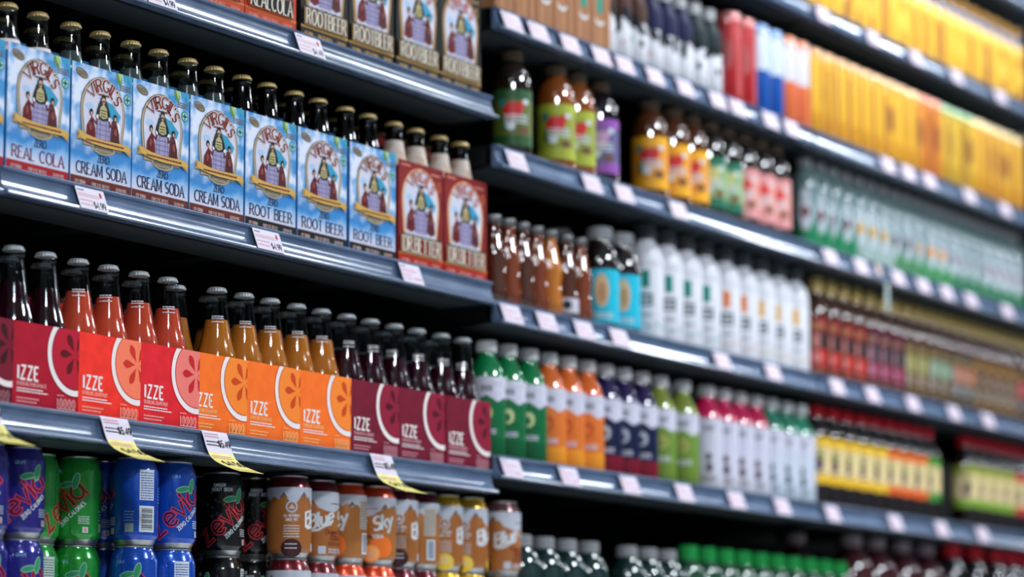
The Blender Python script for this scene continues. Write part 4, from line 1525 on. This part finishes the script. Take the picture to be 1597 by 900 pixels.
def white_bottle(tone, accent):
    R = .0335
    wh = mat('white_bottle_plastic', (222, 222, 230), .3, 0, .5, .3)
    ac = mat('accent_' + tone, accent, .5)
    prof = [(.029, 0, 0), (R - .001, .002, 0), (R, .008, 0), (R, .148, 0), (R - .002, .162, 0), (.027, .174, 0), (.020, .181, 0), (.0185, .186, 1), (.0185, .194, 1)]

    def lab(a):
        def side(u):
            a.rect(u - 7, 96, u + 7, 128, ac, 0)
            a.rect(u - 13, 62, u + 13, 86, mat('slate_logo', (70, 80, 84), .5), 0)
            a.rect(u - 9, 66, u + 9, 70, wh, 1)
            a.rect(u - 9, 76, u + 9, 80, wh, 1)
            tiny_lines(a, u - 12, u + 12, (48, 44), mat('slate_logo', (70, 80, 84), .5), 0, 1.6, 3)
        each_side(a, side)
        c = R * pi * 1000
        for k in range(12):
            u = -c + 2 * c * (k + .5) / 12
            a.ellipse(u, 26 + 3 * (k % 2), 4.5, 3, mat('soft_' + tone, tuple(int(.5 * v + 105) for v in accent), .5), 0, n=12)
        full(a, 140, 141.2, mat('grey_line', (176, 178, 190), .5), 0)
    return bottle('white_milk_bottle', prof, [wh, M_dkcap], (.0205, .190, .216, M_dkcap), lab, R=R)


put_row(white_bottle('teal', (18, 130, 116)), [1.828, 1.904, 1.979, 2.053], 'white bottle with teal mark and charcoal cap', 'the teal-marked white bottles', 'R3', 'bottle', 6)
put_row(white_bottle('tangerine', (222, 120, 50)), [2.136, 2.212], 'white bottle with orange mark and charcoal cap', 'the orange-marked white bottles', 'R3', 'bottle', 6)
put_row(white_bottle('amber', (222, 166, 60)), [2.286, 2.361, 2.434], 'white bottle with amber mark and charcoal cap', 'the amber-marked white bottles', 'R3', 'bottle', 6)


def tea(tone, top, mid, low, body=(70, 40, 24)):
    R = .0288
    bd = mat('tea_' + tone, body, .06, 0, .8, 1)
    t, m_, l = mat('tea_top_' + tone, top, .4), mat('tea_mid_' + tone, mid, .4), mat('tea_low_' + tone, low, .4)
    prof = [(.025, 0, 0), (R - .001, .002, 0), (R, .008, 0), (R, .128, 0), (.028, .140, 0), (.022, .158, 0), (.016, .172, 0), (.0140, .180, 0), (.0140, .186, 0)]

    def lab(a):
        def side(u):
            a.rect(u - 24, 14, u + 24, 126, t, 0)
            a.rect(u - 24, 60, u + 24, 96, m_, 1)
            a.rect(u - 24, 30, u + 24, 60, l, 1)
            a.ellipse(u, 44, 11, 11, mat('tea_pale_' + tone, tuple(min(255, int(v * .5 + 110)) for v in low), .5), 2)
            a.rect(u - 6, 64, u + 6, 92, mat('tea_pale_' + tone, tuple(min(255, int(v * .5 + 110)) for v in low), .5), 2)
            tiny_lines(a, u - 16, u + 16, (112, 106, 20), M_goldcap, 1, 2.4, 3)
        each_side(a, side)
    return bottle('iced_tea_bottle', prof, [bd], (.0150, .180, .210, M_goldcap), lab, R=R)


put_row(tea('scarlet', (140, 26, 36), (50, 36, 38), (196, 40, 28)), [2.540, 2.602, 2.664, 2.726], 'gold-capped tea bottle with scarlet label', 'the scarlet teas', 'R3', 'bottle', 8)
put_row(tea('plum', (96, 22, 60), (50, 50, 54), (150, 40, 76)), [2.790, 2.852, 2.914], 'gold-capped tea bottle with plum label', 'the plum teas', 'R3', 'bottle', 8)
put_row(tea('olive', (92, 70, 48), (150, 148, 76), (120, 94, 70)), [2.976, 3.038], 'gold-capped tea bottle with olive label band', 'the olive teas', 'R3', 'bottle', 8)
put_row(tea('sage', (84, 66, 48), (126, 156, 130), (104, 84, 66)), [3.100, 3.162], 'gold-capped tea bottle with sage label band', 'the sage teas', 'R3', 'bottle', 8)
put_row(tea('rust', (56, 50, 50), (176, 96, 50), (76, 70, 66)), [3.224, 3.286], 'gold-capped tea bottle with rust label band', 'the rust teas', 'R3', 'bottle', 8)
put_row(tea('brown', (110, 74, 40), (96, 66, 40), (104, 84, 60)), [3.348 + .062 * k for k in range(4)], 'gold-capped tea bottle with brown label', 'the brown teas', 'R3', 'bottle', 8)
put_row(tea('brick', (90, 60, 44), (176, 50, 44), (70, 60, 60)), [3.60, 3.664], 'gold-capped tea bottle with brick-red band', 'the teas at the right frame edge', 'R3', 'bottle', 8)


# --- shelf R2
def jug(tone, juice_rgb, edge, field, blob, cap_rgb=(112, 92, 72)):
    R = .0335
    jm = mat('jug_' + tone, juice_rgb, .05, 0, 1, 1)
    ed, fl_, bl = mat('jug_edge_' + tone, edge, .4), mat('jug_field_' + tone, field, .4), mat('jug_blob_' + tone, blob, .4)
    prof = [(.029, 0, 0), (R - .001, .002, 0), (R, .008, 0), (R, .128, 0), (R - .0015, .142, 0), (.029, .154, 0), (.0215, .166, 0), (.0168, .171, 0), (.0168, .178, 0)]

    def lab(a):
        full(a, 22, 118, fl_, 0)
        full(a, 102, 119, ed, 1)
        full(a, 21, 40, ed, 1)

        def side(u):
            a.ellipse(u - 4, 82, 17, 15, bl, 2)
            a.ellipse(u + 8, 90, 9, 8, bl, 2)
            a.ellipse(u - 8, 56, 8, 8, M_canwhite, 3)
            tiny_lines(a, u - 18, u + 24, (74, 68, 62), M_canwhite, 3, 3.2, 3)
            a.ellipse(u - 22, 96, 6, 8, M_teal, 2)
            a.ellipse(u + 16, 48, 10, 7, mat('jug_brown_print', (110, 70, 40), .4), 2)
            a.ellipse(u - 20, 62, 6, 12, mat('jug_leaf_print', (70, 110, 50), .4), 2)
            a.ellipse(u + 20, 98, 6, 5, M_canwhite, 3)
        each_side(a, side)
    return bottle('juice_jug', prof, [jm], (.0182, .174, .191, mat('jug_cap_' + tone, cap_rgb, .4, .2)), lab, R=R)


put_row(jug('forest', (40, 26, 18), (40, 90, 44), (96, 110, 40), (206, 30, 34)), [(1.368, .068)], 'dark juice jug with green label and red apple', 'alone at the left end', 'R2', 'bottle')
put_row(jug('lime', (150, 78, 26), (176, 184, 56), (150, 158, 44), (212, 24, 30)), [1.510, 1.581], 'amber juice jug with yellow-green label and red apple', 'the yellow-green labelled jugs', 'R2', 'bottle')
put_row(jug('violet', (24, 14, 22), (150, 80, 176), (96, 90, 140), (196, 150, 190)), [1.664], 'dark juice jug with violet label', 'right of the yellow-green labelled jugs', 'R2', 'bottle')
put_row(jug('sun', (92, 48, 18), (246, 176, 24), (232, 150, 30), (196, 20, 30)), [1.850, 1.938, 2.010], 'amber juice jug with sunny yellow label', 'the yellow labelled jugs', 'R2', 'bottle')
put_row(jug('mint', (34, 26, 16), (30, 110, 84), (140, 170, 120), (190, 190, 120)), [2.083, 2.152], 'dark juice jug with mint-green label', 'the mint labelled jugs', 'R2', 'bottle')
put_row(jug('rose', (34, 24, 16), (220, 150, 150), (226, 150, 140), (206, 50, 44)), [2.222, 2.291, 2.360], 'dark juice jug with rose and white label', 'the rose labelled jugs', 'R2', 'bottle')


def frosted(tone, low, spot):
    R = .0284
    fr = mat('frosted_plastic', (104, 128, 130), .1, 0, .6, .4)
    lo, sp = mat('frosted_low_' + tone, low, .3), mat('frosted_spot_' + tone, spot, .5)
    prof = [(.025, 0, 0), (R, .004, 0), (R, .040, 0), (R, .120, 0), (R - .002, .134, 0), (.0235, .152, 0), (.016, .166, 0), (.0135, .170, 0), (.0135, .176, 0)]

    def lab(a):
        c = R * pi * 1000
        for k in range(6):
            u = -c + 2 * c * k / 6
            a.poly([(u, 4), (u + c / 3, 4), (u + c / 3, 36), (u + c / 6, 60), (u, 36)], lo, 0)

        def side(u):
            a.poly([(u - 8, 40), (u + 8, 40), (u + 13, 66), (u + 11, 112), (u, 126), (u - 11, 112), (u - 13, 66)], mat('frost_white_panel', (192, 200, 208), .25, 0, .5, .6), 0.5)
            a.ellipse(u, 76, 8, 13, sp, 1)
            tiny_lines(a, u - 12, u + 12, (100, 104), mat('frost_grey_print', (120, 140, 146), .5), 1, 2.4, 3)
        each_side(a, side)
    return bottle('water_bottle', prof, [fr], (.0150, .172, .187, M_whitecap), lab, R=R)


fz = [2.500 + .0612 * k for k in range(19)]
put_row(frosted('emerald', (16, 120, 76), (110, 40, 44)), fz[:4], 'frosted bottle with emerald foot and maroon spot', 'the maroon-spotted frosted bottles', 'R2', 'bottle', 10)
put_row(frosted('silver', (150, 170, 166), (206, 160, 70)), fz[4:7], 'frosted bottle with silver foot and yellow spot', 'the yellow-spotted frosted bottles', 'R2', 'bottle', 10)
put_row(frosted('moss', (70, 130, 84), (90, 40, 50)), fz[7:9], 'frosted bottle with moss foot and dark spot', 'the dark-spotted frosted bottles', 'R2', 'bottle', 10)
put_row(frosted('fern', (60, 136, 80), (230, 150, 40)), fz[9:12], 'frosted bottle with fern-green foot and orange spot', 'the orange-spotted frosted bottles', 'R2', 'bottle', 10)
put_row(frosted('pine', (50, 116, 80), (150, 130, 140)), fz[12:], 'frosted bottle with pine-green foot and mauve spot', 'the mauve-spotted frosted bottles', 'R2', 'bottle', 10)

# --- shelf R1
M_kcard = noise_mat('kraft_card', (182, 130, 90), (160, 108, 72), 30, .6, lo=.3, hi=.7, stretch=(6, 1, .6))


def kraft(kind):
    w, d, h = .128, .10, .17
    r = empty('kraft_carton')
    b = MB()
    b.box(-w / 2, w / 2, 0, d, 0, h, M_kcard)
    b.build('box', r, smooth=0)
    a = Art(base=.0004)
    st = mat('kraft_stripe_print', (142, 92, 60), .6)
    for k in range(5):
        a.rect(-60 + k * 25 + 5 * (k % 2), 0, -53 + k * 25 + 4 * (k % 3), h * 1000, st, 0)
    c2 = mat('kraft_teal_print' if kind else 'kraft_orange_print', (20, 140, 120) if kind else (222, 120, 60), .5)
    for u in (-30, 26):
        a.ribbon(arc(u, 58, 15, 12, 200, 340, 8), 5, M_canwhite, 1)
        a.rect(u - 10, 66, u + 10, 110, c2, 1)
    a.mb.build('front_print', r, smooth=0)
    b = MB()
    b.box(-.02, .02, d / 2 - .004, d / 2 + .004, h, h + .012, M_kcard)
    b.build('handle', r, smooth=0)
    return r


for xx, k, what in ((1.306, 0, 'kraft brown striped carton at the left end'), (1.437, 0, 'kraft brown striped carton in the middle of three'), (1.568, 1, 'kraft brown striped carton with teal print beside the spotted bottles')):
    o = kraft(k)
    o.location = (xx, .024, SURF['R1'])
    tag(o, what, 'carton', 'kraft cartons')


def cow_bottle(tone, top):
    R = .0282
    wh = mat('cow_white', (226, 226, 232), .35)
    tp = mat('cow_top_' + tone, top, .5)
    bk = mat('cow_black_patch', (18, 22, 30), .5)
    prof = [(.024, 0, 0), (R, .004, 0), (R, .060, 0), (R, .086, 1), (R, .118, 1), (.026, .130, 1), (.019, .146, 1), (.0155, .156, 2), (.0145, .162, 2)]

    def lab(a):
        q = random.Random(len(tone))
        c = R * pi * 1000
        for k in range(9):
            a.ellipse(-c + 2 * c * (k + .5) / 9 + q.uniform(-3, 3), q.choice((92, 84, 76, 98)), q.uniform(6, 10), q.uniform(9, 16), bk, 1, q.uniform(-40, 40))
        for k in range(5):
            a.ellipse(-c + 2 * c * (k + .5) / 5, q.uniform(48, 68), 5, 8, bk, 1, q.uniform(-40, 40))
        each_side(a, lambda u: a.ellipse(u, 40, 4, 3, mat('cow_red_dot', (214, 120, 110), .5), 2))
    return bottle('milk_drink_bottle', prof, [wh, tp, M_whitecap], (.0155, .160, .178, M_whitecap), lab, R=R)


cx_ = [1.668 + .0592 * k for k in range(8)]
put_row(cow_bottle('rust', (70, 40, 30)), cx_[:3], 'white bottle with black cow patches and rusty shoulder', 'the rusty-shouldered cow bottles', 'R1', 'bottle', 40)
put_row(cow_bottle('navyblue', (20, 24, 66)), cx_[3:6], 'white bottle with black cow patches and navy shoulder', 'the navy-shouldered cow bottles', 'R1', 'bottle', 40)
put_row(cow_bottle('slates', (20, 40, 44)), cx_[6:], 'white bottle with black cow patches and slate shoulder', 'the slate-shouldered cow bottles', 'R1', 'bottle', 40)


def tall_can(tone, low, high, rim, split, stripes=None):
    R, H = .0272, .180
    lo, hi = mat('tall_low_' + tone, low, .34, .1, .4), mat('tall_high_' + tone, high, .34, .1, .4)
    rm = mat('tall_rim_' + tone, rim, .14, .35, 1, 1)
    prof = [(.022, 0, 2), (.0245, .001, 2), (R, .009, 0), (R, split, 1), (R, H - .014, 2), (.0255, H - .004, 2), (.0245, H - .002, 2), (.0245, H, 2), (.0225, H, 2), (.0222, H - .004, 2), (.004, H - .004, 2)]

    def lab(a):
        c = R * pi * 1000
        if stripes:
            st = mat('tall_stripe_' + tone, stripes, .35, .2)
            for k in range(5):
                u = -c + 2 * c * (k + .3) / 5
                a.rect(u, 14, u + 9, 150, st, 0)
            each_side(a, lambda u: a.ellipse(u, 96, 10, 30, mat('tall_oval_' + tone, tuple(int(v * .86) for v in stripes), .4), 1))
        full(a, H * 1000 - 20, H * 1000 - 18, rm, 0)
    return bottle('tall_can', prof, [lo, hi, rm], None, lab, R=R)


put_row(tall_can('red', (176, 28, 34), (176, 28, 34), (214, 130, 126), .09, (206, 90, 90)), [2.143, 2.203], 'tall red can', 'the red cans', 'R1', 'can', 20, .052)
put_row(tall_can('azure', (10, 76, 160), (196, 206, 222), (120, 160, 214), .088), [2.263, 2.323], 'tall can with white top and blue lower half', 'the blue and white cans', 'R1', 'can', 20, .052)
put_row(tall_can('coral', (214, 104, 60), (206, 200, 206), (230, 140, 96), .088), [2.383, 2.443 - .001], 'tall can with white top and coral lower half', 'the coral and white cans', 'R1', 'can', 20, .052)
yx = [2.510 + .0604 * k for k in range(19)]
put_row(tall_can('gold', (208, 148, 30), (216, 164, 36), (232, 176, 112), .05, (178, 112, 28)), yx[:9], 'tall golden-yellow can with peach rim', 'the peach-rimmed yellow cans', 'R1', 'can', 90, .055)
put_row(tall_can('ginger', (196, 116, 30), (200, 120, 34), (236, 130, 90), .05, (172, 92, 30)), yx[9:11], 'tall ginger-yellow can with coral rim', 'the coral-rimmed yellow cans', 'R1', 'can', 90, .055)
put_row(tall_can('citron', (192, 152, 36), (204, 164, 42), (120, 170, 120), .05, (160, 110, 34)), yx[11:14], 'tall yellow can with green rim', 'the green-rimmed yellow cans', 'R1', 'can', 90, .055)
put_row(tall_can('honey', (204, 142, 32), (210, 156, 38), (236, 210, 150), .05, (168, 104, 30)), yx[14:], 'tall honey-yellow can with pale rim', 'the pale-rimmed yellow cans', 'R1', 'can', 90, .055)


# --- shelf R0: yellow bottles
def yellow_bottle():
    R = .0285
    y = mat('lemonade_yellow', (220, 168, 34), .3, .1, .4)
    nk = mat('grey_neck_foil', (110, 112, 128), .2, .5)
    ft = mat('foot_steel', (150, 140, 140), .2, .5)
    prof = [(.025, 0, 2), (R, .003, 2), (R, .012, 0), (R, .112, 0), (R - .002, .124, 0), (.024, .140, 1), (.0165, .154, 1), (.0130, .164, 1), (.0130, .172, 1)]

    def lab(a):
        c = R * pi * 1000
        st = mat('lemonade_amber', (168, 104, 22), .4)
        for k in range(4):
            a.rect(-c + 2 * c * (k + .4) / 4, 16, -c + 2 * c * (k + .4) / 4 + 14, 108, st, 0)
        each_side(a, lambda u: a.ellipse(u, 64, 14, 26, mat('lemonade_pale', (226, 184, 60), .4), 1))
    return bottle('lemonade_bottle', prof, [y, nk, ft], (.0150, .168, .188, mat('amber_foil_cap', (206, 150, 60), .3, .3)), lab, R=R)


put_row(yellow_bottle(), [2.500 + .0625 * k for k in range(19)], 'yellow bottle with gold cap and grey neck', 'the yellow bottles on the top right shelf', 'R0', 'bottle', 90, .058)


# --- shelf R5: lowest row, only tops in view
def low_bottle(name, R, H, bodym, capm, cr_, cap_h, label_m=None):
    prof = [(R * .85, 0, 0), (R, .006, 0), (R, H * .60, 0), (R * .97, H * .70, 0), (R * .80, H * .80, 0), (R * .56, H * .86, 0), (cr_ * .9, H * .89, 0), (cr_ * .9, H - cap_h + .003, 0)]
    lab = None
    if label_m:
        def lab(a):
            full(a, H * 200, H * 560, label_m, 0)
            each_side(a, lambda u: a.ellipse(u, H * 380, R * 500, H * 120, M_canwhite, 1))
    return bottle(name, prof, [bodym], (cr_, H - cap_h, H, capm), lab, R=R)


M_tgreen = mat('deep_teal_water', (18, 46, 44), .05, 0, 1, 1)
put_row(low_bottle('water_bottle', .0355, .174, M_tgreen, M_greycap, .0185, .020, mat('pale_teal_label', (120, 160, 150), .4)),
        [1.398, 1.471, 1.547, 1.624, (1.690, .140), 1.762, 1.836, 1.909], 'dark clear bottle with wide grey cap', 'the grey-capped bottles along the frame bottom', 'R5', 'bottle', 30, .07)
put_row(low_bottle('water_bottle', .0312, .186, mat('green_water', (30, 74, 50), .05, 0, 1, 1), M_grncap, .0185, .027, mat('pale_green_label', (150, 190, 140), .4)),
        [1.982 + .0717 * k for k in range(7)] + [2.4835, 2.553, 2.624], 'clear bottle with bright green cap', 'the green-capped bottles along the frame bottom', 'R5', 'bottle', 30)
put_row(low_bottle('cherry_jug', .048, .245, mat('dark_cherry_juice', (66, 16, 22), .05, 0, 1, 1), mat('mauve_grey_cap', (138, 122, 128), .4), .0215, .022, mat('rose_grey_label', (176, 130, 136), .4)),
        [(2.600, .148), 2.724, 2.838, 2.968, 3.092], 'dark cherry-red jug with mauve-grey cap', 'the cherry jugs along the frame bottom', 'R5', 'bottle', 30, .08)
put_row(low_bottle('cola_bottle', .036, .250, mat('cola_dark_bottle', (22, 20, 26), .05, 0, 1, 1), M_redcap, .0205, .026),
        [3.205, 3.328, 3.446, 3.530, 3.608], 'dark bottle with bright red cap', 'the red-capped bottles at the bottom right corner', 'R5', 'bottle', 30)
